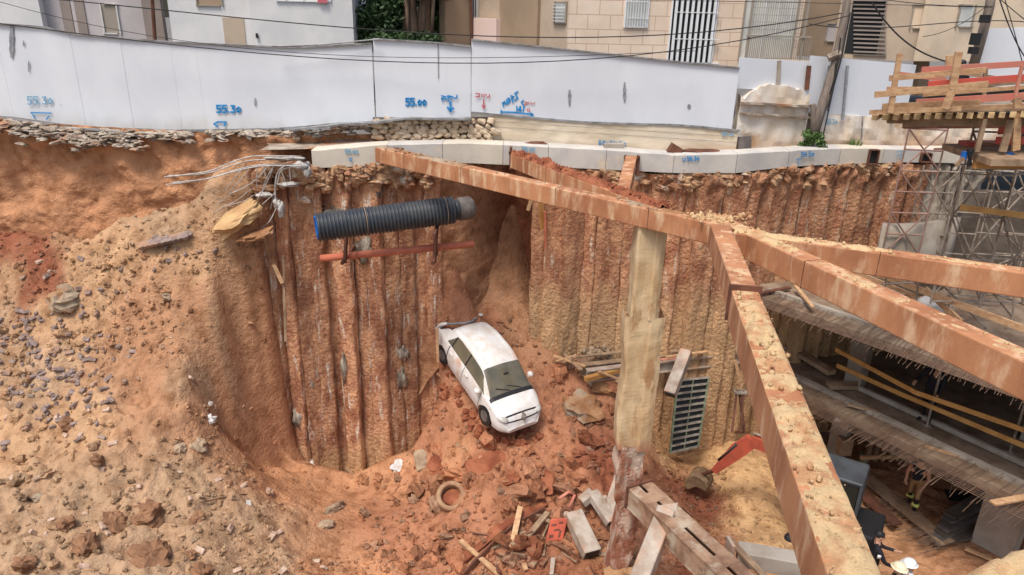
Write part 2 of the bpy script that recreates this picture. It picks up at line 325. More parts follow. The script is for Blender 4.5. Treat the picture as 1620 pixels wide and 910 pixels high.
TW = [ # world points
 (8,18.5,0,cO),(8,15,.0,cO),(8,12,0,cR),(12,18,0,cB),(12,12,0,cR),(16,18,0,cB),(16,10,0,cB),(7,9,0,cR),(11,8,0,cR),(3,10.5,.2,cDR),(-1,10.5,.4,cR),
 (-16,7,2.5,cG),(-8,7,2.3,cG),(-3,8,1.2,cG),(2,7,0.3,cR),(-10,19,4.6,cDR),(-15,19,4.6,cDR),(-7.5,19,5.2,cDR),(-5,19.5,5.2,cDR),(-7.2,18.5,6.3,cG),(-8.2,18.5,6.3,cG),(-6.2,18.4,6.0,cG),(-5,18.1,3,cR),(-3.5,18.3,2.6,cR),(16,22,0,cB),(5,20,.0,cR),(9,21,0,cB),(1.5,20,3.0,cR),(-1.2,22,7.6,cB),(.6,22,7.2,cB)]
pts = []; cols = []
for (px, py, Y, c) in TP: q = P(px, py, Y); pts.append(tuple(q)); cols.append(c)
for (x, y, z, c) in TW: pts.append((x, y, z)); cols.append(c)
pts = np.array(pts); cols = np.array(cols)
def tpsk(r2): return np.where(r2 > 0, .5*r2*np.log(r2+1e-12), 0)
A_ = pts[:, :2]; n_ = len(pts)
K = tpsk(((A_[:, None]-A_[None])**2).sum(-1)) + np.eye(n_)*.02
Pm = np.hstack([np.ones((n_, 1)), A_]); LL = np.block([[K, Pm], [Pm.T, np.zeros((3, 3))]])
wz = np.linalg.solve(LL, np.concatenate([pts[:, 2], np.zeros(3)]))
# smooth value noise octaves in numpy
def vnoise(x, y, sc, seed):
    r_ = np.random.default_rng(seed); T = r_.random((256, 256)); x = x*sc+1000.3; y = y*sc+1000.7
    xi = np.floor(x).astype(int); yi = np.floor(y).astype(int); fx = x-xi; fy = y-yi; fx = fx*fx*(3-2*fx); fy = fy*fy*(3-2*fy)
    a = T[xi % 256, yi % 256]; b = T[(xi+1) % 256, yi % 256]; c = T[xi % 256, (yi+1) % 256]; d = T[(xi+1) % 256, (yi+1) % 256]
    return ((a*(1-fx)+b*fx)*(1-fy) + (c*(1-fx)+d*fx)*fy)*2-1
GX0, GX1, GY0, GY1, GS = -17.0, 17.0, 6.0, 22.5, .05
gx = np.arange(GX0, GX1, GS); gy = np.arange(GY0, GY1, GS); XX, YY = np.meshgrid(gx, gy)
xf = XX.ravel(); yf = YY.ravel(); H = np.zeros(len(xf))
wxf = xf + .12*vnoise(xf, yf, 1.1, 5); wyf = yf + .12*vnoise(xf, yf, 1.1, 6)
for i in range(n_): H += wz[i]*tpsk((wxf-A_[i, 0])**2+(wyf-A_[i, 1])**2)
H += wz[n_] + wz[n_+1]*wxf + wz[n_+2]*wyf
# the ground stays at the foot of the left pile wall: dug out along it
rel = np.stack([xf, yf, H-CAMZ], 1); dep = rel @ np.array(fwd); ppx = 810+F*(rel @ np.array(rgt))/dep
fb_ = np.interp(ppx, [398, 404, 410, 440, 462, 560, 650, 692, 697], [300, 335, 400, 700, 724, 745, 705, 640, 300])
uu = (ppx-810)/F; vv = (fb_-455)/F
dx_ = np.array(fwd)[None]+np.array(rgt)[None]*uu[:, None]-np.array(upv)[None]*vv[:, None]; zlim = CAMZ+dx_[:, 2]/dx_[:, 1]*yf
msk = (ppx > 398) & (ppx < 697) & (yf < 18.45) & (yf > 14.5); H = np.where(msk, np.minimum(H, zlim-.12), H)
Hs = H.reshape(XX.shape); 
for _ in range(3):
    Hb = Hs.copy(); Hb[1:-1, 1:-1] = (Hs[1:-1, 1:-1]*2+Hs[:-2, 1:-1]+Hs[2:, 1:-1]+Hs[1:-1, :-2]+Hs[1:-1, 2:])/6; Hs = Hb
H = Hs.ravel()
# soil colour by inverse distance with warped coordinates
cx = xf + .5*vnoise(xf, yf, .9, 11) + .25*vnoise(xf, yf, 2.7, 12); cy = yf + .5*vnoise(xf, yf, .9, 13) + .25*vnoise(xf, yf, 2.7, 14)
num = np.zeros((len(xf), 3)); den = np.zeros(len(xf))
for i in range(n_):
    w_ = 1/(((cx-A_[i, 0])**2+(cy-A_[i, 1])**2)**1.6+.01); num += w_[:, None]*cols[i]; den += w_
COL = num/den[:, None]
# roughness: strong where rubble lies, weak on the smooth slip faces and the excavated floor
rubble = np.clip(1-np.abs(xf+9)/5.5, 0, 1) + np.clip(1-np.hypot((xf-.8)/3.2, (yf-15.2)/2.6), 0, 1)*1.0
smooth = 1.1*np.exp(-(((xf+6.6)/1.3)**2+((yf-15.9)/1.4)**2)**2) + np.exp(-(((xf+3.2)/1.3)**2+((yf-14.6)/2.2)**2)**2) + np.exp(-(((xf+4.2)/1.0)**2+((yf-15.8)/1.2)**2))
amp = np.clip(.35+.8*rubble-.7*smooth, .12, 1.2)
amp = np.where(xf > 4.6, .35, amp)
nz = .16*vnoise(xf, yf, 1.3, 21) + .085*vnoise(xf, yf, 3.1, 22) + .05*vnoise(xf, yf, 6.5, 23)
cl = np.maximum(0, vnoise(xf, yf, 4.2, 24)-.15)*.16 + np.maximum(0, vnoise(xf, yf, 8.6, 25)-.1)*.09
cone = np.clip(1-np.hypot((xf-.6)/3.8, (yf-15.4)/3.0), 0, 1)
warp = xf + .5*vnoise(xf, yf, .8, 51); warq = yf + .5*vnoise(xf, yf, .8, 52)
slump = np.floor((vnoise(warp, warq, .95, 53)+1)*3.2)/3.2; H = H + cone*.16*(slump-1)
ridge = 1-np.abs(vnoise(warp*1.3, warq*.8, 1.8, 54)); H = H + (cone*.20+np.clip(rubble, 0, 1)*.05)*(ridge-.6)
H = H + amp*(nz + cl) + np.minimum(amp, .8)*.02*vnoise(xf, yf, 14, 26)
# runnels down the talus cone
H += np.where((xf > -2.5) & (xf < 4), .07*vnoise(xf*1.0+yf*.35, yf*.25, 2.2, 31)*np.clip(rubble, 0, 1), 0)
HG = H.reshape(XX.shape)
COL *= (1 + .10*vnoise(xf, yf, 2.2, 41) + .07*vnoise(xf, yf, 7, 42))[:, None]
# pale washes of dust and lime
pale = np.clip(vnoise(xf*1.2, yf*.5, 1.7, 43)-.45, 0, 1)*np.clip(rubble, 0, 1)
COL = COL*(1-.5*pale[:, None]) + np.array(lin((206, 176, 146)))*(.5*pale[:, None])
ny, nx = XX.shape
me = bpy.data.meshes.new('ground'); nV = nx*ny
me.vertices.add(nV); co = np.stack([xf, yf, H], 1).astype(np.float32); me.vertices.foreach_set('co', co.ravel())
ii = np.arange(ny-1)[:, None]*nx + np.arange(nx-1)[None]; quads = np.stack([ii, ii+1, ii+nx+1, ii+nx], -1).reshape(-1, 4)
me.loops.add(quads.size); me.loops.foreach_set('vertex_index', quads.ravel().astype(np.int32))
me.polygons.add(len(quads)); me.polygons.foreach_set('loop_start', np.arange(0, quads.size, 4).astype(np.int32))
me.polygons.foreach_set('use_smooth', [True]*len(quads)); me.update(calc_edges=True)
at_ = me.color_attributes.new('soil', 'FLOAT_COLOR', 'POINT'); cc = np.ones((nV, 4), np.float32); cc[:, :3] = COL; at_.data.foreach_set('color', cc.ravel())
me.materials.append(M['soil']); go = bpy.data.objects.new('ground', me); C.objects.link(go); tag(go, kind='structure')
def HZ(x, y):
    i = min(max((y-GY0)/GS, 0), ny-2); j = min(max((x-GX0)/GS, 0), nx-2); a = int(i); b = int(j); u = i-a; v = j-b
    return (HG[a, b]*(1-v)+HG[a, b+1]*v)*(1-u) + (HG[a+1, b]*(1-v)+HG[a+1, b+1]*v)*u
def G(px, py, Y0=8.0, Y1=22):
    """the first point of the ground that the ray through a photo pixel meets"""
    Y = Y0
    while Y < Y1:
        q = P(px, py, Y)
        if q.z < HZ(q.x, q.y): return q
        Y += .03
    return P(px, py, Y1)
def GN(x, y):
    e = .15; return Vector((HZ(x-e, y)-HZ(x+e, y), HZ(x, y-e)-HZ(x, y+e), 2*e)).normalized()
# far ground sheet to the horizon
mb = MB(); mb.sheet([[(-400, -60, -.5), (400, -60, -.5)], [(-400, 600, -.5), (400, 600, -.5)]]); tag(mb.build('terrain', M['street']), kind='structure')

# ================================================================ walls of the pit
def beamY(px):   # distance of the capping beam face at a photo pixel
    xs = [430, 600, 740, 850, 980, 1067, 1167, 1250, 1331, 1436, 1500, 1620]; ys = [17.35, 17.75, 18.2, 18.35, 18.3, 18.15, 18.25, 18.7, 19.3, 19.9, 20.2, 20.9]
    return float(np.interp(px, xs, ys))
BT = lambda px: float(np.interp(px, [430, 490, 600, 740, 850, 980, 1067, 1167, 1250, 1331, 1436, 1500, 1620], [240, 238, 229, 226, 231, 238, 245, 243, 238, 234, 236, 236, 240]))
BB = lambda px: float(np.interp(px, [430, 490, 600, 740, 888, 995, 1071, 1167, 1248, 1331, 1437, 1500, 1620], [262, 266, 262, 258, 265, 270, 274, 274, 264.5, 260, 257, 258, 262]))
beam = empty('capping_beam', P(600, 245, 17.8), 'long pale concrete capping beam running along the top of the sheet of piles, marked with blue levels', 'concrete beam')
segs = [(492, 612), (612, 700), (700, 796), (796, 868), (868, 960), (960, 1067), (1067, 1167), (1167, 1250), (1250, 1331), (1331, 1400), (1400, 1480), (1480, 1640)]
for (a, b) in segs:
    mb = MB(); N = 6; rows = []
    for i in range(N+1):
        px = a + (b-a)*i/N + (.35 if i == 0 else -.35 if i == N else 0); Y = beamY(px); t = P(px, BT(px), Y); u = P(px, BB(px), Y); u.x = t.x
        dz = mnoise.noise(Vector((px*.05, 0, 3)))*.02
        rows.append([Vector((t.x, t.y+.55, t.z+.0)), Vector((t.x, t.y+.02, t.z+dz)), Vector((t.x, t.y, t.z-.02+dz)), Vector((u.x, t.y+mnoise.noise(Vector((px*.07, 1, 3)))*.02, u.z)), Vector((u.x, t.y+.55, u.z))])
    mb.sheet(rows); mb.f.append((0, 1, 2, 3, 4)); mb.m.append(0); k = N*5; mb.f.append((k+4, k+3, k+2, k+1, k)); mb.m.append(0)
    mb.build('beam_section', M['capcream' if a in (492, 700, 1331, 1480) else 'capbeam'], beam)

def pile_mesh(x, y, z0, z1, r, seed, ang=(200, 340), jag=0.0, lean=0):
    """one bored pile cast against earth: lumpy, with ragged ribs"""
    mb = MB(); n = 17; m = int((z1-z0)/.07)+2; g = []; yaw = R(random.uniform(-20, 20))
    for i in range(m):
        z = z0 + (z1-z0)*i/(m-1); row = []
        top = max(0, (z-(z1-.8))/.8)
        for k in range(n):
            a = R(ang[0]+(ang[1]-ang[0])*k/(n-1)); sq = 1/max(abs(math.cos(a-yaw)), abs(math.sin(a-yaw)))**.75; d = Vector((math.cos(a), math.sin(a), 0))
            v = Vector((x+d.x, y+d.y, z*.8+seed*9.1))
            rr = r*sq*(1+.16*mnoise.noise(v*1.4) + .10*mnoise.noise(Vector((v.x*5, v.y*5, z*1.2+seed))) + .07*mnoise.noise(Vector((v.x*9, v.y*9, z*6+seed))))
            if jag: rr += jag*top*max(0, mnoise.noise(Vector((v.x*2.4, seed, z*3.3)))+.15)
            row.append((x+d.x*rr + .03*mnoise.noise(Vector((seed, z*.5, 0))), y+d.y*rr, z))
        g.append(row)
    mb.sheet(g); return mb
def wallrow(name, label, px0, px1, step, r, bot, m, dy, topz=None):
    w_ = empty(name, P((px0+px1)/2, 400, beamY((px0+px1)/2)), label, 'pile wall')
    px = px0; k = 0; prev = None
    while px <= px1:
        Y = beamY(px)+dy(px)+random.uniform(-.08, .16); t = P(px, BB(px), Y); q = P(px, 400, Y)
        rr = r*random.uniform(.82, 1.12)
        o = pile_mesh(t.x, Y, bot(px), (t.z+.02) if not topz else topz, rr, random.uniform(0, 50), jag=.28).build('pile', m, w_, smooth=True)
        px += step*random.uniform(.82, 1.18); k += 1
    return w_
WL = wallrow('pile_wall', 'left wall of rust brown earth stained piles beside the blue lined black pipe', 416, 692, 26, .27, lambda p: -.4, M['pile'], lambda p: .42)
WR = wallrow('pile_wall', 'long right wall of ribbed brown piles with a tan lower band behind the struts', 860, 1452, 24, .29, lambda p: -.4, M['pile2'], lambda p: .40)
# lagging face of soil between the piles
def lagging(px0, px1, name, parent, m, off, z0=-.4):
    mb = MB(); g = []; N = int((px1-px0)/3)
    for j in range(60):
        row = []
        for i in range(N+1):
            px = px0+(px1-px0)*i/N; Y = beamY(px)+off; t = P(px, BB(px), Y); z = z0+(t.z+.1-z0)*j/59
            v = Vector((t.x*1.5, z*1.2, 7)); row.append((t.x, Y+.08*mnoise.noise(v)+.05*mnoise.noise(v*3.3), z))
        g.append(row)
    mb.sheet(g); return mb.build(name, m, parent, smooth=True)
lagging(409, 692, 'soil_face', WL, M['pile'], .34)
lagging(852, 1470, 'soil_face', WR, M['pile2'], .36)
# broken crust of rock and concrete hanging under the beam
for (a, b, w_, n, mm) in ((408, 690, WL, 95, 'shot'), (860, 1440, WR, 120, 'pile2')):
    mb = MB()
    for i in range(n):
        px = random.uniform(a, b); py = BB(px)+abs(random.gauss(0, 20 if w_ is WL else 12))+1; q = P(px, py, beamY(px)+(.02 if w_ is WL else .08))
        mb.blob(q+Vector((0, .08, 0)), (random.uniform(.08, .24), .17, random.uniform(.07, .2)), seed=i, amp=.45, rings=7, seg=9)
    mb.build('rock_crust', [M['crust']], w_, smooth=False)
# grey concrete patches that ran over the piles
mb = MB()
for (px, py, a, b) in ((594, 292, .14, .36), (530, 350, .3, .35), (493, 612, .12, .3), (470, 665, .14, .3), (638, 560, .14, .18), (636, 600, .12, .3), (497, 735, .22, .12), (575, 395, .2, .3), (544, 585, .08, .5)):
    q = P(px, py, beamY(px)+.10); mb.blob(q+Vector((0, .06, 0)), (a, .10, b), seed=px, amp=.9, rings=10, seg=14)
mb.build('concrete_patch', M['greypile'], WL, smooth=True)
# side return of the left wall (the corner seen from the slope)
# earth faces: cut soil under the hoarding (left) and the broken gap between the two walls
def face_strip(name, cols_, nz, m, amp, zc=None):
    """cols_: list of (px, Y top, z top, Y bottom, z bottom, soil colour)"""
    cs = np.array([c[:5] for c in cols_], float); g = []; N = int((cs[-1, 0]-cs[0, 0])/4)
    mb = MB(); cl_ = []
    for j in range(nz+1):
        t = j/nz; row = []
        for i in range(N+1):
            px = cs[0, 0]+(cs[-1, 0]-cs[0, 0])*i/N; yt, zt, yb, zb = [np.interp(px, cs[:, 0], cs[:, k]) for k in (1, 2, 3, 4)]
            x = P(px, 320, yt).x; z = zt+(zb-zt)*t; y = yt+(yb-yt)*t**1.6
            v = Vector((x*.7, z*.9, 3.3))
            d = amp*(.5*mnoise.noise(v)+.3*mnoise.noise(v*2.3)+.16*mnoise.noise(v*5)+.09*mnoise.noise(v*10.5) + .25*abs(mnoise.noise(Vector((x*1.6, z*.35, 8)))))
            row.append((x+.3*mnoise.noise(v*1.9)*amp, y-d, z))
            k = 1+.3*mnoise.noise(v*1.5)+.15*mnoise.noise(v*6)
            ci = [np.interp(px, cs[:, 0], [c[5][q_] for c in cols_])*k for q_ in range(3)]; cl_.append((*ci, 1))
        g.append(row)
    mb.sheet(g); o = mb.build(name, M['soil'], None, smooth=True)
    a_ = o.data.color_attributes.new('soil', 'FLOAT_COLOR', 'POINT'); a_.data.foreach_set('color', np.array(cl_, np.float32).ravel())
    return tag(o, kind='structure')
face_strip('cut_earth', [(-260, 19.3, 9.2, 18.4, 4.2, cO), (40, 19.2, 9.25, 18.4, 4.4, cO), (200, 19.0, 9.2, 18.3, 4.6, cO), (400, 18.8, 9.1, 18.6, 5, cO), (600, 19.0, 9.2, 19, 5, cO)], 90, None, .42)
face_strip('collapsed_earth', [(640, 18.6, 9.1, 18.3, 1.5, cB), (696, 18.62, 8.8, 18.1, 3, cO), (735, 18.9, 8.7, 18.6, 3, cB), (770, 19.7, 8.7, 19.4, 3, cB), (815, 20.9, 8.7, 20.3, 3, cD), (850, 20.4, 8.7, 19.6, 2.5, cD), (880, 19.0, 8.7, 18.8, 2, cB)], 90, None, .32)
# ================================================================ the street edge above the pit
mb = MB()
g1 = []; 
for px in range(400, 1700, 20):
    Y = beamY(px)+.52; t = P(px, BT(px), beamY(px)); yb = float(np.interp(px, [400, 745, 1170, 1283, 1460, 1700], [19.2, 19.1, 19.2, 19.7, 20.8, 22.2])); z = t.z-.05
    g1.append([(t.x, Y, z), (t.x, (Y+yb)/2, z+.05*mnoise.noise(Vector((px*.05, 0, 0)))), (t.x*yb/Y, yb+.1, z+.02)])
mb.sheet(g1); tag(mb.build('ledge_ground', M['grave']), kind='structure')
mb = MB(); mb.sheet([[(-60, 19.9, 9.22), (60, 22.8, 9.0)], [(-90, 70, 9.6), (90, 70, 9.0)]]); tag(mb.build('street', M['street']), kind='structure')
FY = lambda px: float(np.interp(px, [-200, 0, 450, 588, 745, 1170], [19.5, 19.2, 18.9, 18.75, 18.95, 19.05]))
def ribbon(mb, A, B, pts, wd=.035, off=.02):
    """a painted stroke: a thin raised film on the plane through A and B"""
    q = [on(A, B, x, y, off) for x, y in pts]
    n = Vector((B.y-A.y, -(B.x-A.x), 0)).normalized()
    if n.y > 0: n = -n
    for i in range(len(q)-1): 
        d = (q[i+1]-q[i]).normalized()*wd*.3; mb.bar(q[i]-d, q[i+1]+d, wd, .004, up=n)
def hoarding(name, label, tops, bots, np_, Yf, th=.05, trim=True):
    e = empty(name, P(tops[0][0], bots[0][1], Yf(tops[0][0])), label, 'hoarding')
    x0, x1 = tops[0][0], tops[-1][0]
    T = lambda x: float(np.interp(x, [t[0] for t in tops], [t[1] for t in tops])); Bm = lambda x: float(np.interp(x, [t[0] for t in bots], [t[1] for t in bots]))
    for k in range(np_):
        a = x0+(x1-x0)*k/np_; b = x0+(x1-x0)*(k+1)/np_; jy = random.uniform(-.005, .005)
        mb = MB(); vs = []
        for px in (a, b):
            t = P(px, T(px), Yf(px)+jy); u = P(px, Bm(px), Yf(px)+jy); u.x = t.x
            vs += [t, Vector((t.x, t.y+th, t.z)), Vector((u.x, u.y+th, u.z)), u]
        mb.add(vs, [(0, 4, 7, 3), (0, 1, 5, 4), (3, 7, 6, 2), (1, 2, 6, 5), (0, 3, 2, 1), (4, 5, 6, 7)]); mb.build('panel', M['fence'], e)
    if trim:
        mb = MB(); pr = [P(x, T(x)-.5, Yf(x)-.02)+Vector((0, -.01, 0)) for x in np.linspace(x0, x1, 14)]
        for i in range(13): mb.bar(pr[i], pr[i+1], .06, .035)
        mb.build('top_rail', M['fenceedge'], e)
        mb = MB(); pr = [P(x, Bm(x)+1, Yf(x)-.03) for x in np.linspace(x0, x1, 14)]
        for i in range(13): mb.bar(pr[i], pr[i+1], .07, .05)
        mb.build('bottom_rail', M['fenceedge'], e)
    return e
f1 = hoarding('hoarding', 'long white hoarding over the orange cut earth, with 55.30 sprayed twice in blue', [(-90, 34), (0, 38), (67, 43), (112, 54), (255, 66), (395, 73), (470, 76), (588, 69)], [(-90, 178), (0, 185), (100, 200), (283, 206), (450, 203), (540, 194), (588, 192)], 17, FY)
f2 = hoarding('hoarding', 'short white hoarding stretch above the rubble stone wall, marked 55.00', [(590, 62), (690, 68), (745, 74)], [(590, 186), (745, 187)], 4, FY)
f3 = hoarding('hoarding', 'white hoarding above the cream concrete wall, with red and blue Hebrew writing', [(746, 63), (973, 87), (1080, 99), (1170, 108)], [(746, 177), (790, 181), (930, 193), (1080, 197), (1170, 206)], 9, FY)
# writing on the hoarding
def onf(px): return P(px-60, 150, FY(px-60)), P(px+60, 150, FY(px+60))
DG = {'5': [[(.9, 0), (.1, 0), (.1, .45), (.7, .42), (.95, .7), (.6, 1), (.05, .95)]], '3': [[(.1, .05), (.8, .05), (.45, .42), (.9, .65), (.7, .98), (.1, .92)]],
      '0': [[(.5, .25), (.15, .5), (.3, .9), (.7, .9), (.9, .5), (.5, .25)]], '.': [[(.3, .9), (.45, .95)]], '4': [[(.2, 0), (.1, .55), (.9, .55)], [(.75, .1), (.7, 1)]],
      'B': [[(.1, 0), (.1, 1), (.7, .9), (.7, .6), (.1, .5), (.6, .35), (.6, .05), (.1, 0)]], 'M': [[(.05, 1), (.2, 0), (.5, .6), (.8, 0), (.95, 1)]], '=': [[(.1, .4), (.8, .4)], [(.1, .65), (.8, .65)]], ',': [[(.4, .8), (.25, 1.1)]]}
def write(parent, AB, txt, x, y, cw, h, m, wd=.035, slope=0, name='painted_level'):
    mb = MB()
    for ch in txt:
        w_ = cw*(.45 if ch in '.,' else 1)
        for st in DG.get(ch, []): ribbon(mb, *AB, [(x+w_*.85*a, y+h*b+(x+w_*a)*0+slope*a) for a, b in st], wd)
        x += w_; y += slope
    mb.build(name, m, parent)
def marks(parent, AB, strokes, m, wd=.03, name='painted_mark'):
    mb = MB()
    for s in strokes: ribbon(mb, *AB, s, wd)
    mb.build(name, m, parent)
write(f1, onf(65), '55.30', 44, 153, 9.3, 12, M['faintmark'], .03)
marks(f1, onf(65), [[(50, 178), (82, 179)], [(50, 178), (56, 187)], [(78, 184), (74, 189)]], M['bluemark'], .03)
write(f1, onf(362), '55.30', 343, 167, 9, 11, M['bluemark'], .045)
marks(f1, onf(348), [[(339, 196), (345, 193), (358, 193), (355, 199)], [(339, 196), (345, 200)]], M['bluemark'], .04)
write(f2, onf(658), '55.00', 642, 156, 7.6, 11, M['bluemark'], .045)
z6 = lambda L: [[(580+x/5.4, 120+y/5.4) for x, y in s] for s in L]
marks(f2, onf(710), z6([[(772, 165), (768, 190), (748, 192)], [(736, 175), (738, 188)], [(722, 175), (722, 200)], [(690, 172), (712, 172), (706, 188)], [(695, 182), (697, 218)], [(676, 175), (676, 205)], [(640, 170), (662, 176), (660, 195), (640, 190), (650, 215)]]), M['bluemark'], .035)
marks(f2, onf(712), z6([[(716, 222), (716, 298)], [(692, 270), (716, 300), (742, 276)]]), M['bluemark'], .05, 'painted_arrow')
marks(f3, onf(766), z6([[(1050, 160), (1048, 180), (1030, 182)], [(1020, 158), (1020, 168)], [(1005, 158), (1002, 180)], [(985, 155), (985, 178)], [(935, 150), (965, 155), (962, 176), (932, 178)]]), M['redmark'], .03)
marks(f3, onf(766), z6([[(1000, 200), (1000, 275)], [(986, 250), (1000, 276), (1016, 255)]]), M['redmark'], .03, 'painted_arrow')
marks(f3, onf(815), z6([[(1292, 135), (1268, 150), (1290, 190), (1265, 212)], [(1232, 170), (1255, 180), (1240, 200)], [(1240, 190), (1250, 228)], [(1205, 190), (1225, 215), (1205, 240)], [(1222, 192), (1212, 210)], [(1195, 205), (1200, 235)], [(1160, 235), (1178, 222), (1190, 245)], [(1165, 235), (1170, 262)]]), M['bluemark'], .04)
marks(f3, onf(830), z6([[(1340, 208), (1322, 225), (1345, 262), (1335, 300)], [(1312, 262), (1298, 290), (1318, 298), (1312, 262)], [(1282, 260), (1284, 298)], [(1150, 295), (1148, 318)], [(1150, 308), (1280, 312), (1420, 330)], [(1400, 318), (1422, 332), (1405, 342)]]), M['bluemark'], .035)
marks(f3, onf(845), z6([[(1436, 230), (1415, 242)], [(1405, 228), (1405, 242)], [(1385, 225), (1388, 244)], [(1350, 222), (1372, 228), (1366, 244), (1345, 245)], [(1370, 280), (1378, 300)], [(1388, 278), (1392, 306)]]), M['redmark'], .025)
# grey smears and peeled patches
def smear(parent, px, y0, y1, wd, off=.018):
    mb = MB(); AB = onf(px); n = 8; L = []; Rr = []
    for i in range(n+1):
        y = y0+(y1-y0)*i/n; k = wd*(.5+.5*math.sin(math.pi*i/n))*random.uniform(.6, 1.1); L.append(on(*AB, px-k/2, y, off)); Rr.append(on(*AB, px+k/2, y, off))
    mb.sheet([L, Rr]); mb.build('smear', M['greymark'], parent)
smear(f1, 19, 38, 92, 9); smear(f1, 46, 96, 114, 3); smear(f1, 404, 155, 168, 3); smear(f3, 988, 130, 162, 6); smear(f3, 901, 142, 168, 6); smear(f3, 1090, 165, 172, 6); smear(f1, 38, 64, 73, 3)
mb = MB(); ribbon(mb, *onf(693), [(693, 69), (693.5, 124)], .02, .02); mb.build('seam', M['fenceedge'], f2)

# rubble stone wall
def plane_wall(name, label, cat, m, poly_t, poly_b, Yf, th=.3, rough=.01, top_rag=0, N=None):
    x0, x1 = poly_t[0][0], poly_t[-1][0]; N = N or int((x1-x0)/6); rows = []
    for i in range(N+1):
        px = x0+(x1-x0)*i/N; T = float(np.interp(px, [t[0] for t in poly_t], [t[1] for t in poly_t])); Bm = float(np.interp(px, [t[0] for t in poly_b], [t[1] for t in poly_b]))
        Y = Yf(px); t = P(px, T, Y); u = P(px, Bm, Y); z1 = t.z+top_rag*mnoise.noise(Vector((px*.14, 2, 5))); row = [(t.x, Y+th, u.z), (t.x, Y+th, z1)]
        for k in range(7): z = z1+(u.z-z1)*k/6; row.append((t.x, Y+rough*mnoise.noise(Vector((t.x*3, z*3, 1)))*4, z))
        rows.append(row)
    mb = MB(); mb.sheet(rows); o = mb.build(name, m); 
    if label: tag(o, label, cat)
    return o
SY = lambda px: FY(px)-.12
sw = empty('stone_wall', P(680, 225, 19.2), 'low rubble wall of tan stones under the hoarding marked 55.00', 'stone wall')
mb = MB()
for i in range(30):
    pass
o = plane_wall('mortar', None, None, M['mortar'], [(586, 192), (600, 190), (745, 188), (779, 188)], [(586, 228), (779, 226)], lambda p: FY(p)-.02); o.parent = sw; o.location = -sw.location
mb = MB(); random.seed(5)
for r_ in range(5):
    px = 586+random.uniform(0, 6)
    while px < 776:
        wd = random.uniform(8, 19); py = 191+r_*7.4+random.uniform(-2, 2)
        if not (px < 612 and r_ > 3):
            q = P(px+wd/2, py+2, SY(px)); mb.blob(q, (wd/2/59*1.12, .10, random.uniform(.065, .095)), seed=px+r_*7, amp=.45, rings=5, seg=7, rot=Matrix.Rotation(random.uniform(-.5, .5), 3, 'Y'))
        px += wd+.6
mb.build('stones', M['rubwall'], sw)
cw = plane_wall('concrete_wall', 'cream board marked concrete wall beneath the white hoarding with Hebrew writing', 'concrete wall', M['creamwall'], [(779, 182), (930, 194), (1080, 198), (1168, 207)], [(779, 226), (980, 236), (1067, 246), (1168, 246)], lambda p: FY(p)-.03, rough=.006)
mb = MB()
for dy in (10, 19): mb.sheet([[P(px, 182+(px-779)*.064+dy-.5, FY(px)-.045) for px in range(782, 1168, 12)], [P(px, 182+(px-779)*.064+dy, FY(px)-.045) for px in range(782, 1168, 12)]])
mb.build('board_joint', M['fenceedge'], cw)
AB = (P(940, 220, FY(940)-.05), P(1000, 220, FY(1000)-.05)); write(cw, AB, 'BM=54.50', 947, 222, 6, 7, M['bluemark'], .018, 0.3)
AB = (P(1130, 220, FY(1130)-.05), P(1168, 220, FY(1168)-.05)); write(cw, AB, '55.00', 1142, 209, 4.4, 6, M['faintmark'], .018)
YO = lambda px: float(np.interp(px, [1168, 1283, 1460, 1600], [19.15, 19.75, 20.8, 21.6]))
ow = plane_wall('old_wall', 'tall crumbling plaster wall with a rounded broken top and two ledges, between hoardings', 'old wall', M['plaster'], [(1172, 150), (1176, 158), (1188, 146), (1212, 134), (1245, 136), (1282, 146)], [(1172, 243), (1282, 240)], YO, top_rag=.05, rough=.02, N=40)
mb = MB(); mb.bar(P(1172, 163, YO(1172)-.06), P(1282, 168, YO(1282)-.06), .12, .06, n=12, jit=.012); mb.bar(P(1172, 179, YO(1172)-.05), P(1282, 186, YO(1282)-.05), .1, .05, n=12, jit=.012); mb.build('ledge', M['grave'], ow)
mb = MB(); mb.bar(P(1178, 216, YO(1178)-.1), P(1178, 242, YO(1178)-.16), .34, .04, up=(0, -1, 0)); tag(mb.build('metal_sheet', M['greycap']), 'small grey sheet leaning at the foot of the old plaster wall', 'metal sheet')
h4 = hoarding('hoarding', 'two white boards standing on top of the crumbling plaster wall', [(1170, 91), (1282, 98)], [(1170, 140), (1282, 146)], 2, lambda p: YO(p)+.12, trim=False)
mb = MB(); mb.bar(P(1233, 96, YO(1233)+.08), P(1231, 137, YO(1231)+.08), .09, .05, up=(0, -1, 0)); mb.build('post', M['concrete'], h4)
mb = MB(); mb.bar(P(1280, 104, YO(1280)), P(1276, 142, YO(1276)), .1, .08, up=(0, -1, 0)); mb.build('post', M['rustdark'], h4)
h5 = hoarding('hoarding', 'white hoarding behind the leaning utility pole, left of the timber deck', [(1283, 88), (1450, 103)], [(1283, 178), (1367, 183), (1450, 190)], 4, lambda p: YO(p)-.05, trim=False)
for (x0, y0, x1, y1) in ((1341, 104, 1333, 190), (1312, 104, 1310, 176), (1418, 120, 1411, 196)):
    mb = MB(); mb.bar(P(x0, y0, YO(x0)-.12), P(x1, y1, YO(x1)-.12), .06, .05, up=(0, -1, 0)); mb.build('post', M['greymark'], h5)
pw = plane_wall('plaster_wall', 'low stained plaster wall with a blue level mark under the hoarding behind the pole', 'plaster wall', M['plaster'], [(1286, 180), (1367, 184), (1460, 190), (1600, 200)], [(1286, 242), (1460, 240), (1600, 240)], lambda p: YO(p)-.02, rough=.02)
AB = (P(1290, 190, YO(1290)-.05), P(1340, 190, YO(1340)-.05)); write(pw, AB, '55.30', 1306, 189, 4.2, 7, M['faintmark'], .022)
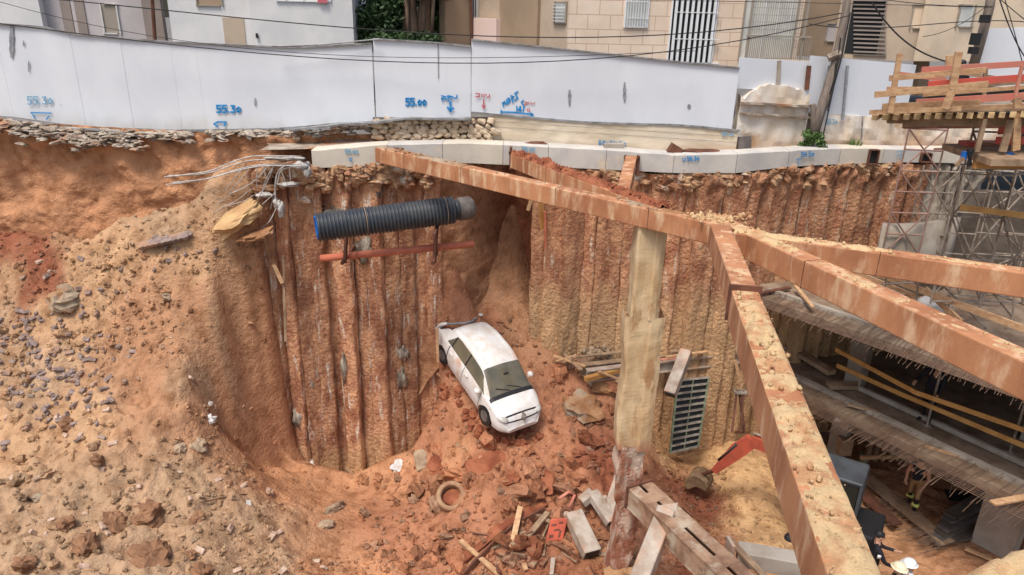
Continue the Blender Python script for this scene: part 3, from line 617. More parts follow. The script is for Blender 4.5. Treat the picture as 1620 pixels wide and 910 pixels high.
mb = MB(); mb.bar(P(1365, 184, YO(1365)-.06), P(1363, 222, YO(1365)-.06), .03, .03); mb.build('joint', M['fenceedge'], pw)
h6 = hoarding('hoarding', 'pale blue white screen behind the deck at the right edge', [(1555, 46), (1700, 40)], [(1555, 150), (1700, 160)], 3, lambda p: 21.5, trim=False)

# writing, pocket frames with painted shade on the beam
def beam_AB(px): return P(px-18, 250, beamY(px-18)-.012), P(px+18, 250, beamY(px+18)-.012)
write(beam, beam_AB(557), '54.00', 546, 236, 4.8, 7, M['faintmark'], .022); marks(beam, beam_AB(555), [[(552, 250), (557, 250), (555, 255), (552, 250)]], M['bluemark'], .018)
write(beam, beam_AB(836), '54.00', 826, 232, 4.6, 7, M['faintmark'], .022)
write(beam, beam_AB(1096), '54,30', 1087, 248, 4.4, 6.5, M['bluemark'], .022, -.2); marks(beam, beam_AB(1082), [[(1079, 251), (1085, 251), (1082, 255), (1079, 251)]], M['bluemark'], .015)
write(beam, beam_AB(1277), '54.50', 1267, 241, 4.8, 7, M['bluemark'], .026, -.2); marks(beam, beam_AB(1263), [[(1259, 252), (1267, 251)], [(1263, 251), (1262, 258)]], M['bluemark'], .018)
marks(beam, beam_AB(1425), [[(1418, 240), (1432, 239)], [(1426, 240), (1424, 250)], [(1418, 245), (1428, 247)]], M['faintmark'], .02)
for (px, py, a, b) in ((1380, 248, .24, .38), (1463, 249, .26, .24)):
    Y = beamY(px); q = P(px, py, Y-.02); mb = MB()
    for (dx, dz, sx, sz) in ((-a/2, 0, .03, b), (a/2, 0, .03, b), (0, b/2, a, .03), (0, -b/2, a, .03)): mb.box(q+Vector((dx, -.04, dz)), (sx, .14, sz))
    mb.box(q+Vector((0, .0, 0)), (a-.03, .03, b-.03), mi=1); mb.build('pocket', [M['rustdark'], M['black']], beam)  # black backing is painted in for the shade inside the pocket
# bricks, slabs and junk on the ledge
def thing1(mb, name, m, label, cat, group=None, smooth=False, kind=None):
    o = mb.build(name, m, smooth=smooth); o_ = o; bb = [Vector(v) for v in o.bound_box]; c = sum(bb, Vector())/8; c.z = min(v.z for v in bb)
    o.data.transform(Matrix.Translation(-c)); o.location = c; return tag(o, label, cat, group, kind)
mb = MB(); mb.box(P(971, 231, 18.65), (.5, .2, .12), rotz(.1)); thing1(mb, 'concrete_block', M['concrete'], 'flat brown block lying on the beam below the BM mark', 'block')
mb = MB(); mb.box(P(1067, 238, 18.55), (.3, .25, .26), Matrix.Rotation(.5, 3, 'Y')); thing1(mb, 'broken_block', M['rustdark'], 'reddish broken block tipped on the ledge beside the brown slab', 'block')
mb = MB(); mb.blob(P(1107, 240, 18.6), (.52, .2, .08), seed=3, amp=.4, rings=6, seg=12); thing1(mb, 'broken_slab', M['rustdark'], 'flat reddish brown slab lying on the ledge above the mark 54,30', 'slab')
mb = MB(); mb.blob(P(848, 227, 18.7), (.3, .1, .05), seed=4, amp=.6); thing1(mb, 'rusty_scrap', M['rustdark'], 'dark rusty scrap on the ledge at the second strut pocket', 'scrap')
# crust of broken paving under the left hoarding
mb = MB(); random.seed(11)
for i in range(420):
    px = random.uniform(-60, 300) if random.random() < .75 else random.uniform(330, 590)
    lim = 200+max(0, (px-0))*.05; d = abs(random.gauss(0, 13 if px < 230 else 6)); py = (float(np.interp(px, [-60, 0, 100, 283, 450, 590], [182, 189, 203, 210, 207, 196]))+d)
    q = P(px, py, 18.9-.012*d+random.uniform(-.1, .1)); mb.blob(q, (random.uniform(.06, .2), .14, random.uniform(.025, .07)), seed=i, amp=.7, rings=5, seg=7, rot=Matrix.Rotation(random.uniform(-.3, .4), 3, 'Y'))
o = mb.build('broken_paving_crust', M['grave']); tag(o, 'ragged grey crust of broken paving hanging under the left hoarding', 'paving crust', kind='stuff')
for (pts_, lab) in (([(100, 203), (170, 206), (235, 216)], 'grey kerb strip sagging under the left hoarding'), ([(460, 206), (540, 197), (590, 194), (640, 187), (745, 188)], 'sagging dark edge strip running on top of the rubble stone wall')):
    mb = MB(); pr = [P(x, y, FY(x)-.25) for x, y in pts_]
    for i in range(len(pr)-1): mb.bar(pr[i], pr[i+1], .25, .05, n=3, jit=.01)
    thing1(mb, 'edge_strip', M['fenceedge'], lab, 'kerb strip')

# ================================================================ plants
def leaves(mb, c, rad, n, size, seed=0, mi=0):
    r_ = random.Random(seed)
    for i in range(n):
        d = Vector((r_.gauss(0, 1), r_.gauss(0, 1), r_.gauss(0, 1))).normalized()*(r_.random()**.5); p = Vector(c)+Vector((d.x*rad[0], d.y*rad[1], d.z*rad[2]))
        a = Vector((r_.uniform(-1, 1), r_.uniform(-1, 1), r_.uniform(-1, 1))).normalized()*size; b = a.cross(Vector((r_.uniform(-1, 1), r_.uniform(-1, 1), r_.uniform(-1, 1)))).normalized()*size*.5
        mb.add([p-a, p+b, p+a, p-b], [(0, 1, 2, 3)], mi)
sb = empty('shrub', PZ(1286, 236, 9.1), 'small bright green shrub growing at the foot of the leaning utility pole', 'shrub')
mb = MB(); c = P(1286, 226, 19.45)
for k in range(9): leaves(mb, c+Vector((random.uniform(-.25, .3), random.uniform(-.15, .15), random.uniform(-.12, .25))), (.16, .14, .14), 110, .045, k)
mb.build('foliage', M['leafb'], sb); mb = MB()
for k in range(6): mb.tube([c+Vector((0, 0, -.35)), c+Vector((random.uniform(-.3, .3), 0, random.uniform(0, .2)))], .01, 4)
mb.build('stem', M['bark'], sb)
gt = empty('grass_tuft', P(1353, 232, 20.6), 'small green tuft growing on the ledge right of the shrub', 'plant'); mb = MB(); c = P(1353, 228, 19.95)
for k in range(60): a = random.uniform(-.2, .2); mb.tube([c+Vector((a*.5, 0, -.15)), c+Vector((a, random.uniform(-.1, .1), random.uniform(0, .16)))], .008, 3, cap=False)
mb.build('blade', M['leafb'], gt)
def tree(name, label, trunks, crowns, m, size, n):
    e = empty(name, trunks[0][0], label, 'tree')
    for t in trunks: mb = MB(); mb.tube(t, [.22-.06*i/(len(t)) for i in range(len(t))] if len(t) > 2 else .06, 8); mb.build('trunk', M['bark'], e, smooth=True)
    mb = MB()
    for k, (c, r_) in enumerate(crowns): leaves(mb, c, r_, n, size, k)
    mb.build('crown', m, e); return e
b0 = lambda px, py, Y=25.5: P(px, py, Y)
random.seed(3)
tree('ficus_tree', 'dark ficus tree with hanging roots between the white and the tan building',
     [[b0(655, 75), b0(652, 40), b0(650, 10), b0(648, -30)], [b0(672, 75, 25.6), b0(670, 40, 25.6), b0(671, 10, 25.6), b0(676, -30, 25.6)], [b0(640, 70), b0(640, 0)], [b0(646, 70, 25.2), b0(643, -10, 25.2)], [b0(682, 70, 25.3), b0(686, -10, 25.3)]],
     [(b0(random.uniform(570, 640), random.uniform(-10, 62), random.uniform(25.5, 27)), (.6, .6, .5)) for k in range(26)] + [(b0(random.uniform(600, 700), random.uniform(-25, 0), random.uniform(25, 27)), (.6, .6, .4)) for k in range(8)], M['leaf'], .10, 260)
tree('tree', 'lighter green tree behind the ficus, against the tan building', [[b0(694, 75, 27.5), b0(694, 40, 27.5), b0(692, 0, 27.5)]],
     [(b0(random.uniform(672, 705), random.uniform(-10, 60), 27.5+random.uniform(-.4, .4)), (.5, .5, .45)) for k in range(12)], M['leafb'], .09, 200)
tree('shrub_tree', 'low leafy bush showing over the hoarding under the ficus', [[b0(600, 80, 24.8), b0(600, 66, 24.8)]], [(b0(random.uniform(570, 700), random.uniform(58, 72), 24.8), (.35, .3, .2)) for k in range(14)], M['leaf'], .07, 150)

# ================================================================ buildings across the street
def face_box(mb, A, B, x0, x1, y0, y1, out=.05, th=.3, mi=0):
    ym = (y0+y1)/2; a = on(A, B, x0, ym, out); b = on(A, B, x1, ym, out); zt = on(A, B, (x0+x1)/2, y0, out).z; zb = on(A, B, (x0+x1)/2, y1, out).z
    d = (b-a); d.z = 0; n = Vector((d.y, -d.x, 0)).normalized()
    if n.y > 0: n = -n
    vs = []
    for p in (a, b):
        for z in (zb, zt):
            for k in (0, th): vs.append(Vector((p.x, p.y, z))-n*k)
    mb.add(vs, [(0, 4, 6, 2), (1, 3, 7, 5), (0, 2, 3, 1), (4, 5, 7, 6), (2, 6, 7, 3), (0, 1, 5, 4)], mi)
def wallpart(e, A, B, x0, x1, y0, y1, m, out=0, name='wall', th=.3): mb = MB(); face_box(mb, A, B, x0, x1, y0, y1, out, th); return mb.build(name, m, e)
def window(e, A, B, x0, x1, y0, y1, glass='shutter', bars=0, slats=0, fr='frame', wallo=0):
    mb = MB(); t = min(2.0, (x1-x0)*.09)
    for (a, b, c, d) in ((x0-t, x0, y0-t, y1+t), (x1, x1+t, y0-t, y1+t), (x0, x1, y0-t, y0), (x0, x1, y1, y1+t)): face_box(mb, A, B, a, b, c, d, wallo+.06, .1)
    f = mb.build('window', M[fr], e)
    mb = MB(); face_box(mb, A, B, x0, x1, y0, y1, wallo+.015, .03); mb.build('pane', M[glass], f)
    if bars or slats:
        mb = MB()
        for k in range(bars): x = x0+(x1-x0)*(k+.5)/bars; face_box(mb, A, B, x-.45, x+.45, y0, y1, wallo+.1, .025)
        for k in range(slats): y = y0+(y1-y0)*(k+.5)/slats; face_box(mb, A, B, x0, x1, y-.4, y+.4, wallo+.12, .03)
        mb.build('grille', M['white'], f)
    return f
A, B = P(0, 60, 25), P(250, 60, 25.6)
e = empty('apartment_building', P(100, 60, 25.3), 'mauve grey rendered building at the far left above the hoarding', 'building')
wallpart(e, A, B, -120, 62, -200, 120, M['bwhite'], .4); wallpart(e, A, B, 60, 106, -200, 120, M['bgrey'], 0); wallpart(e, A, B, 106, 222, -200, 120, M['bgrey'], .12); wallpart(e, A, B, 222, 252, -200, 120, M['bgreydk'], .3)
wallpart(e, A, B, 87, 103, -200, 120, M['bgreydk'], .05, 'recess_panel'); wallpart(e, A, B, 112, 127, -200, 120, M['bgreydk'], .16, 'recess_panel')
window(e, A, B, 166, 189, 8, 52, 'frame', wallo=.12, fr='shutter')
mb = MB(); mb.tube([on(A, B, 249, -60, .75), on(A, B, 258, 70, .75)], .06, 8); mb.build('downpipe', M['rustdark'], e)
A, B = P(255, 60, 24), P(556, 60, 24.6)
e = empty('white_building', P(400, 60, 24.3), 'white rendered building with a beige panel, left of the trees', 'building')
wallpart(e, A, B, 259, 392, -200, 120, M['bwhite'], 0); wallpart(e, A, B, 392, 556, -200, 120, M['bwhite'], .25, th=6)
wallpart(e, A, B, 357, 390, 28, 120, M['btan'], .03, 'render_panel'); window(e, A, B, 311, 349, -30, 8, 'bbrown'); window(e, A, B, 440, 522, -40, 1, 'shutter', bars=3, fr='white', wallo=.25)
mb = MB(); face_box(mb, A, B, 505, 520, -8, 5, .36, .02); mb.build('red_notice', M['redmark'], e)
mb = MB(); mb.box(on(A, B, 410, 56, .3), (.06, .06, .14)); mb.build('wall_fitting', M['black'], e)
mb = MB(); mb.box(P(548, 45, 26.5), (.5, .5, 5)); thing1(mb, 'gate_post', M['bcream'], 'cream post with a lattice at the edge of the trees', 'post')
A, B = P(703, 40, 26), P(748, 40, 27)
e = empty('tan_building', P(725, 60, 26), 'narrow tan wall standing between the trees and the tiled building', 'building')
wallpart(e, A, B, 704, 746, -200, 120, M['bbrown'], 0); mb = MB(); mb.tube([on(A, B, 742, -60, .06), on(A, B, 745, 74, .06)], .05, 6); mb.build('downpipe', M['rustdark'], e)
# tiled building with its corner
cr = P(905, 60, 23.5); A, B = P(745, 60, 27.5), cr; A2, B2 = cr, P(1292, 60, 24.6)
e = empty('tiled_building', cr, 'beige stone clad apartment building with a barred stair window and a railed balcony', 'building')
wallpart(e, A, B, 746, 905, -260, 130, M['btan'], 0, th=.2); wallpart(e, A2, B2, 905, 1284, -260, 130, M['tile'], 0)
wallpart(e, A, B, 796, 858, -260, 130, M['bbrown'], .12, 'pilaster')
window(e, A, B, 749, 757, -60, 62, 'carglass', bars=3, slats=12, fr='shutter', wallo=.05); wallpart(e, A, B, 760, 796, 29, 66, M['pinkpanel'], .3, 'pink_panel', th=.2)
window(e, A, B, 879, 896, 4, 36, 'shutter', slats=6); window(e, A2, B2, 990, 1024, -10, 42, 'shutter', bars=8, slats=2, fr='white')
f = window(e, A2, B2, 1066, 1136, -120, 99, 'black', bars=0, fr='white'); mb = MB()
for k in range(8): x = 1066+70*(k+.5)/8; face_box(mb, A2, B2, x-1.9, x+1.9, -120, 99, .14, .05)
for y in (20, 62): face_box(mb, A2, B2, 1066, 1136, y-.6, y+.6, .15, .05)
mb.build('white_bars', M['white'], f)
# balcony
bal = MB(); face_box(bal, A2, B2, 1168, 1264, 93, 100, .75, .75); bl = bal.build('balcony', M['bcream'], e)
window(e, A2, B2, 1180, 1262, -80, 92, 'shutter', bars=4, fr='frame'); mb = MB()
for k in range(34): x = 1169+94*k/33; face_box(mb, A2, B2, x-.35, x+.35, 55+(x-1168)*.08, 94, .72, .02)
face_box(mb, A2, B2, 1166, 1265, 55, 58, .74, .05); face_box(mb, A2, B2, 1173, 1176, -60, 94, .7, .05); face_box(mb, A2, B2, 1259, 1262, -60, 94, .7, .05)
mb.build('railing', M['frame'], bl); mb = MB()
for k in range(26): x = 1176+86*k/25; face_box(mb, A2, B2, x-.25, x+.25, -60, 52, .66, .015)
for k in range(7): y = -20+k*11; face_box(mb, A2, B2, 1174, 1262, y-.3, y+.3, .66, .015)
mb.build('lattice', M['frame'], bl)
# brown building on stilts
A, B = P(1284, 60, 26.5), P(1345, 60, 25.5); c1 = P(1490, 60, 24.5); 
e = empty('brown_building', P(1400, 60, 25), 'brown and cream apartment building raised on stilts, with a dark louvred stairwell', 'building')
A2, B2 = P(1345, 60, 25.5), c1; A3, B3 = c1, P(1640, 60, 25.5)
wallpart(e, A, B, 1284, 1346, -260, 92, M['bbrown'], 0, th=.2); wallpart(e, A2, B2, 1345, 1490, -260, 96, M['btan'], 0, th=.2); wallpart(e, A3, B3, 1490, 1700, -260, 98, M['bcream'], 0, th=.2)
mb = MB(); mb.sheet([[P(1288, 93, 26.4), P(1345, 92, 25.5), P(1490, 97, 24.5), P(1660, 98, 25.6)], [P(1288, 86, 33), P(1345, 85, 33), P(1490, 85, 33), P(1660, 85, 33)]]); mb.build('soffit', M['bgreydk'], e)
window(e, A, B, 1309, 1324, 38, 65, 'bgrey'); f = window(e, A2, B2, 1350, 1402, -80, 86, 'black', fr='bbrown' if 0 else 'frame'); mb = MB()
for k in range(24): y = -74+k*6.8; face_box(mb, A2, B2, 1350, 1402, y-1.3, y+1.3, .1, .05)
mb.build('louvres', M['bgreydk'], f)
window(e, A2, B2, 1444, 1468, 9, 44, 'bcream'); window(e, A3, B3, 1516, 1538, 9, 42, 'shutter'); 
for px in (1345, 1458, 1560): mb = MB(); mb.bar(P(px, 95, 25.4), P(px-2, 150, 25.4), .35, .35); mb.build('stilt', M['bbrown'], e)
# utility poles and wires
def pole(pts_, r_, label):
    e = empty('utility_pole', pts_[-1], label, 'utility pole'); mb = MB(); mb.tube(pts_, r_, 9); mb.build('shaft', M['polewood'], e, smooth=True); return e
e = pole([P(1346, -60, 19.8), P(1338, 20, 19.75), P(1322, 100, 19.65), P(1300, 170, 19.58), P(1284, 224, 19.52)], [.09, .1, .12, .13, .13], 'leaning grey utility pole rising from the green shrub')
for (x0, y0, x1, y1) in ((1322, 100, 1312, 150), (1345, 20, 1310, 170), (1330, 60, 1302, 215)): mb = MB(); mb.tube([P(x0, y0, 19.5), P((x0+x1)/2+3, (y0+y1)/2, 19.45), P(x1, y1, 19.5)], .018, 5); mb.build('cable_run', M['wire'], e)
mb = MB(); mb.tube([P(1286, 165, 19.6), P(1290, 222, 19.55)], [.08, .09], 8); mb.build('stub_post', M['polewood'], e)
mb = MB(); mb.tube([P(1310, 92, 19.6), P(1330, 84, 19.55)], .10, 8); mb.build('collar', M['scaf'], e)
e = pole([P(1572, -40, 21), P(1566, 10, 21), P(1553, 60, 21), P(1540, 105, 21)], [.12, .12, .13, .13], 'utility pole with switch boxes behind the timber deck')
for (px, py, s) in ((1558, 30, .2), (1543, 62, .3), (1540, 80, .18)): mb = MB(); mb.box(P(px, py, 20.7), (.2, .18, s)); mb.build('switch_box', M['black'], e)
wires = [([(-40, -12), (240, 12), (540, 45), (800, 59), (1000, 56), (1170, 45), (1340, 20)], 20.2, .014), ([(-40, 36), (60, 43), (330, 66), (500, 96), (700, 107), (850, 103), (1000, 88), (1180, 46), (1345, 33)], 18.5, .012),
         ([(-40, -8), (80, 22), (260, 62), (420, 80), (740, 90), (960, 88), (1100, 80)], 18.5, .007), ([(1280, 38), (1430, 42), (1560, 33), (1660, 40)], 20.5, .012), ([(1380, 5), (1410, 45), (1450, 78), (1495, 97)], 20.5, .022),
         ([(1345, -10), (1480, 8), (1570, 10)], 20.6, .01), ([(1580, -5), (1600, 50), (1640, 110)], 20.2, .016), ([(1578, -5), (1612, 24), (1660, 60)], 20.4, .012), ([(1000, 0), (1300, 5), (1570, 12)], 20.6, .008), ([(1460, 58), (1520, 38), (1562, 8)], 20.8, .009), ([(1590, 0), (1615, 90), (1630, 150)], 20.1, .012), ([(430, 73), (500, 71), (560, 66), (600, 62)], 18.6, .02)]
for k, (p_, Y, r_) in enumerate(wires):
    xs = np.array([a for a, _ in p_], float); ysv = np.array([b for _, b in p_], float); tt = np.linspace(0, 1, 25); u = (xs-xs[0])/(xs[-1]-xs[0]); 
    deg = min(3, len(p_)-1); cf = np.polyfit(u, ysv, deg); mb = MB(); mb.tube([P(xs[0]+(xs[-1]-xs[0])*t, float(np.polyval(cf, t)), Y) for t in tt], r_, 5)
    labs = ['thick black cable crossing above the whole hoarding and the buildings', 'thin cable sagging low across the white hoarding', 'faint thin wire crossing the left hoarding', 'cable strung between the two utility poles', 'thick cable slanting down across the brown building to the deck', 'high thin wire right of the leaning pole', 'slanting cable at the right edge by the switch boxes', 'short wire running to the top right corner', 'highest thin wire across the tiled building', 'thin wire rising to the switch box pole', 'rightmost steep wire in front of the pale screen', 'grey conduit lying along the top of the left hoarding']
    thing1(mb, 'cable', M['wire'] if k != 11 else M['fenceedge'], labs[k], 'cable', 'overhead cables')
# ================================================================ struts
def strut(name, label, a, b, wd=.3, ht=.36, m='rust', joints=(), grp='rust brown box struts at the top of the pit', plate=True):
    a = Vector(a); b = Vector(b); e = empty(name, a, label, 'steel strut', grp); x = (b-a).normalized()
    mb = MB(); mb.bar(a, b, wd, ht); bevel(mb.build('box_beam', M[m], e), .02, 2)
    for t in joints: mb = MB(); p = a.lerp(b, t); mb.bar(p-x*.005, p+x*.005, wd+.008, ht+.008); mb.build('splice', M['rustdark'], e)
    return e
ZS = 9.1   # top of the struts
def pt(px, py, z=ZS-.18): return PZ(px, py, z)
nA, nN = pt(601, 244), pt(1132, 368)
strut('strut', 'long strut from the beam end at the pipe wall to the node', nA, nN+(nN-nA).normalized()*.15, joints=(.12, .33, .62, .85))
sB0 = pt(816, 254); sB1 = pt(1052, 345); strut('strut', 'second strut, short and covered with soil, leaving the beam pocket marked 54.00', sB0, sB1, ht=.34, joints=(.3,))
sD0 = pt(998, 258); sD1 = pt(985, 312); strut('strut', 'shortest strut, running straight out of the framed pocket in the capping beam', sD0, sD1, wd=.26, joints=(.5,))
sE0 = pt(1160, 382); sE1 = pt(1720, 462); strut('strut', 'strut from the node to the right edge below the scaffolding', sE0, sE1, joints=(.45,))
sC0 = pt(1135, 362, ZS-.2); sC1 = pt(1720, 640); strut('strut', 'big strut slanting down to the right edge over the rebar slab', sC0, sC1, wd=.32, ht=.40, joints=(.38,))
# near strut, in two lengths
k0, k1, k2 = pt(1136, 372), pt(1176, 480), pt(1350, 960)
e = empty('strut', k0, 'nearest strut with a thick cover of sandy soil, running down past the red excavator', 'steel strut', 'rust brown box struts at the top of the pit')
mb = MB(); mb.bar(k0, k1, .30, .40); bevel(mb.build('box_beam', M['rust'], e), .02, 2)
mb = MB(); mb.bar(k1+Vector((0, 0, -.05)), k2+Vector((0, 0, -.05)), .33, .44); bevel(mb.build('box_beam', M['rust'], e), .02, 2)
x = (k2-k1).normalized(); mb = MB(); mb.bar(k1-x*.02, k1+x*.02, .40, .48); mb.build('end_plate', M['rustdark'], e)
# plates and pockets where struts meet the capping beam
mb = MB(); q = P(622, 238, 17.68); mb.box(q, (.5, .1, .12)); mb.box(P(606, 246, 17.62), (.10, .1, .42)); tag(mb.build('bearing_plate', M['rustdark']), 'dark bearing plate holding the end of the longest strut', 'steel plate')
mb = MB(); mb.box(P(808, 250, 18.15), (.07, .16, .55)); mb.box(P(816, 242, 18.15), (.35, .16, .05)); tag(mb.build('bearing_plate', M['rustdark']), 'dark bracket at the beam pocket of the soil covered strut', 'steel plate')
mb = MB()
for (px, py, sx, sz) in ((989, 262, .05, .5), (1009, 262, .05, .5), (999, 251, .36, .05)): mb.box(P(px, py, 18.15), (sx, .2, sz))
tag(mb.build('pocket_frame', M['rustdark']), 'dark square frame around the end of the shortest strut', 'steel frame')
def spill(a, b, wd, cover, th, seed, name, label, top, soft=.5, m='strutsoil'):
    """loose soil lying on a strut; cover(t) in 0..1"""
    a = Vector(a); b = Vector(b); x = (b-a); L = x.length; x.normalize(); y = Vector((0, 0, 1)).cross(x).normalized(); N = int(L/.035); K = 12; mb = MB(); g = []
    for i in range(N+1):
        t = i/N; row = []
        for k in range(K+1):
            s = (k/K-.5)*wd*.99; p = a+x*L*t+y*s; v = Vector((p.x*3+seed, p.y*3, 0)); c_ = cover(t)
            h = th*c_*(.55+.9*mnoise.noise(v)+.55*mnoise.noise(v*3.1)+.35*mnoise.noise(v*8))*(1-(2*abs(k/K-.5))**4*.85)-.012
            p = p+Vector((0, 0, top+max(-.02, h)))
            row.append(p)
        g.append(row)
    mb.sheet(g)
    for i in range(int(L*70*max(.2, th*10))):
        t = random.random(); s = random.gauss(0, .30)*wd
        if abs(s) > wd*.5: continue
        if random.random() < cover(t): mb.blob(a+x*L*t+y*s+Vector((0, 0, top+th*cover(t)*.5)), (.006+.032*random.random()**4)*(1, .9, .7)[i % 3], seed=i, amp=.7, rings=4, seg=6)
    o = mb.build(name, M[m], smooth=True); return tag(o, label, 'spilled soil', kind='stuff')
sp = 'loose soil lying on '
spill(nA, nN, .3, lambda t: .7 if t < .35 else .25 if t < .8 else .5, .06, 1, 'spilled_soil', sp+'the longest strut', .18, m='clod')
spill(sB0, sB1, .3, lambda t: 1.0, .14, 2, 'spilled_soil', sp+'the short strut at the mark 54.00', .17, m='redclod')
spill(sE0, sE1, .3, lambda t: .8 if t < .5 else .3, .06, 3, 'spilled_soil', sp+'the strut below the scaffolding', .18)
spill(sC0, sC1, .32, lambda t: .75 if t < .3 else .35, .05, 4, 'spilled_soil', sp+'the big slanting strut', .20)
spill(k1, k2, .33, lambda t: float(np.interp(t, [0, .1, .2, .42, .5, .62, .75, 1], [.25, .5, 1, .9, .55, .95, .6, .9])), .085, 5, 'spilled_soil', sp+'the nearest strut', .17)
spill(k0, k1, .30, lambda t: .3, .04, 6, 'spilled_soil', sp+'the upper length of the nearest strut', .20)
mb = MB(); q = pt(1130, 362)
for i in range(160): mb.blob(q+Vector((random.gauss(0, .2), random.gauss(0, .12), .19+random.uniform(-.02, .02))), random.uniform(.01, .045), seed=i, amp=.7, rings=5, seg=7)
tag(mb.build('soil_clods', M['strutsoil'], smooth=True), 'clods of soil heaped on the node where the struts meet', 'soil clods', kind='stuff')
# ================================================================ king post
Yc = 12.45
kp = empty('king_post', PZ(960, 905, 1.0), 'tall soil stained column standing under the strut node, its lower part crusted with concrete', 'column')
def postmesh(z0, z1, wfun, seed, amp, m, name):
    mb = MB(); g = []; N = int((z1-z0)/.07); cxx = P(1030, 400, Yc).x
    for i in range(N+1):
        z = z0+(z1-z0)*i/N; wl, wr, dd = wfun(z); row = []
        prof = [(-wl, dd), (-wl, 0), (-wl*.8, -.03), (-wl*.3, -.02), (wr*.2, -.02), (wr*.35, -.05), (wr*.7, -.04), (wr, 0), (wr, dd)]
        for k, (x, y) in enumerate(prof):
            v = Vector((x*4+seed, z*1.3, y*4+k*.3)); row.append((cxx+x+amp*mnoise.noise(v)*1.2+amp*.6*mnoise.noise(v*3.3), Yc+y+amp*mnoise.noise(v+Vector((7, 7, 7)))+amp*.5*mnoise.noise(v*4), z))
        g.append(row)
    mb.sheet(g); return mb.build(name, m, kp, smooth=False)
postmesh(6.95, 8.72, lambda z: (.27, .25, .5), 1, .02, M['column'], 'shaft')
postmesh(4.1, 7.0, lambda z: (.32+.02*math.sin(z*3), .37, .5), 2, .03, M['column'], 'shaft')
postmesh(-.3, 4.2, lambda z: (.22+.05*math.sin(z*2.2), .24+.1*mnoise.noise(Vector((z*1.5, 0, 0))), .42), 3, .07, M['shotred'] if 'shotred' in M else M['column'], 'crusted_foot')
mb = MB(); mb.blob(P(1036, 350, Yc+.1), (.2, .22, .14), seed=8, amp=.4, rings=7, seg=10); mb.build('clod_cap', M['clod'], kp, smooth=True)
# ================================================================ pipes on the left wall
pp = empty('corrugated_pipe', P(505, 360, 16.2), 'fat black corrugated drain pipe with a blue inner wall, slung on the left pile wall', 'pipe')
a, b = P(501, 360, 15.95), P(718, 332, 17.1); x = (b-a).normalized(); L = (b-a).length; n = 38; Rr = .335; pts_ = []; rs = []
for i in range(n):
    for (t, r_) in ((0, Rr-.04), (.22, Rr), (.62, Rr), (.8, Rr-.045)): pts_.append(a+x*L*(i+t)/n); rs.append(r_)
mb = MB(); mb.tube(pts_, rs, 26, cap=False); mb.build('corrugated_wall', M['blackpipe'], pp, smooth=True)
mb = MB(); mb.tube([a-x*.02, a+x*1.2], .275, 26, cap=False); mb.tube([a-x*.02, a+x*.03], [.275, .275], 26, cap=False)
o = mb.build('blue_liner', M['blue'], pp, smooth=True); s_ = o.modifiers.new('s', 'SOLIDIFY'); s_.thickness = .03
mb = MB(); mb.tube([a+x*1.1, a+x*1.2], .26, 20); mb.build('dark_inside', M['blue'], pp)
mb = MB(); mb.tube([a+x*.28, a+x*.30], [.2, .2], 20); 
mb = MB(); mb.tube([b, b+x*.12], [.25, .25], 20); mb.build('neck', M['blackpipe'], pp, smooth=True)
mb = MB(); mb.tube([b+x*.1, b+x*.12, b+x*.42, b+x*.5], [.2, .28, .28, .2], 20); mb.build('end_cap', M['greycap'], pp, smooth=True)
for t in (.34, .93):
    mb = MB(); c = a+x*L*t; y = Vector((0, 0, 1)).cross(x).normalized(); z = x.cross(y)
    mb.tube([c+(y*math.cos(q)+z*math.sin(q))*(Rr+.008) for q in np.linspace(0, 6.28, 24)], .009, 4); mb.build('tie_wire', M['woodgrey'], pp)
op = empty('orange_pipe', P(510, 408, 16.9), 'thin orange drain pipe resting in brackets below the black pipe', 'pipe')
a2, b2 = P(507, 409, 16.85), P(750, 386, 17.25); mb = MB(); x2 = (b2-a2).normalized(); L2 = (b2-a2).length
mb.tube([a2, b2], .088, 18); mb.build('tube', M['orangepipe'], op, smooth=True)
for t_ in (.2, .76): mb = MB(); mb.tube([a2+x2*L2*t_, a2+x2*L2*(t_+.04)], .097, 18); mb.build('socket', M['orangepipe'], op, smooth=True)
mb = MB(); mb.tube([a2-x2*.004, a2+x2*.01], .07, 14); mb.build('bore_shade', M['rustdark'], op)  # dark disc on the capped tube, painted for the shade in the bore
for (px, Y, lab) in ((547, 16.85, 'left steel bracket carrying the two pipes'), (689, 17.0, 'right steel bracket carrying the two pipes')):
    e = empty('pipe_bracket', P(px, 420, Y), lab, 'bracket', 'brackets under the pipes')
    top = P(px+3, 356, Y+.1); bot = P(px-2, 400, Y-.12); mb = MB(); mb.bar(top+Vector((0, -.1, 0)), bot+Vector((0, -.02, -.25)), .07, .07); mb.build('upright', M['rustdark'], e)
    mb = MB(); z = bot.z-.16; mb.bar(Vector((bot.x, Y-.45, z)), Vector((bot.x, Y+.9, z)), .07, .07); zz = top.z-.03; mb.bar(Vector((top.x, Y-.7, zz)), Vector((top.x, Y+.9, zz)), .07, .08); mb.build('arm', M['rustdark'], e)
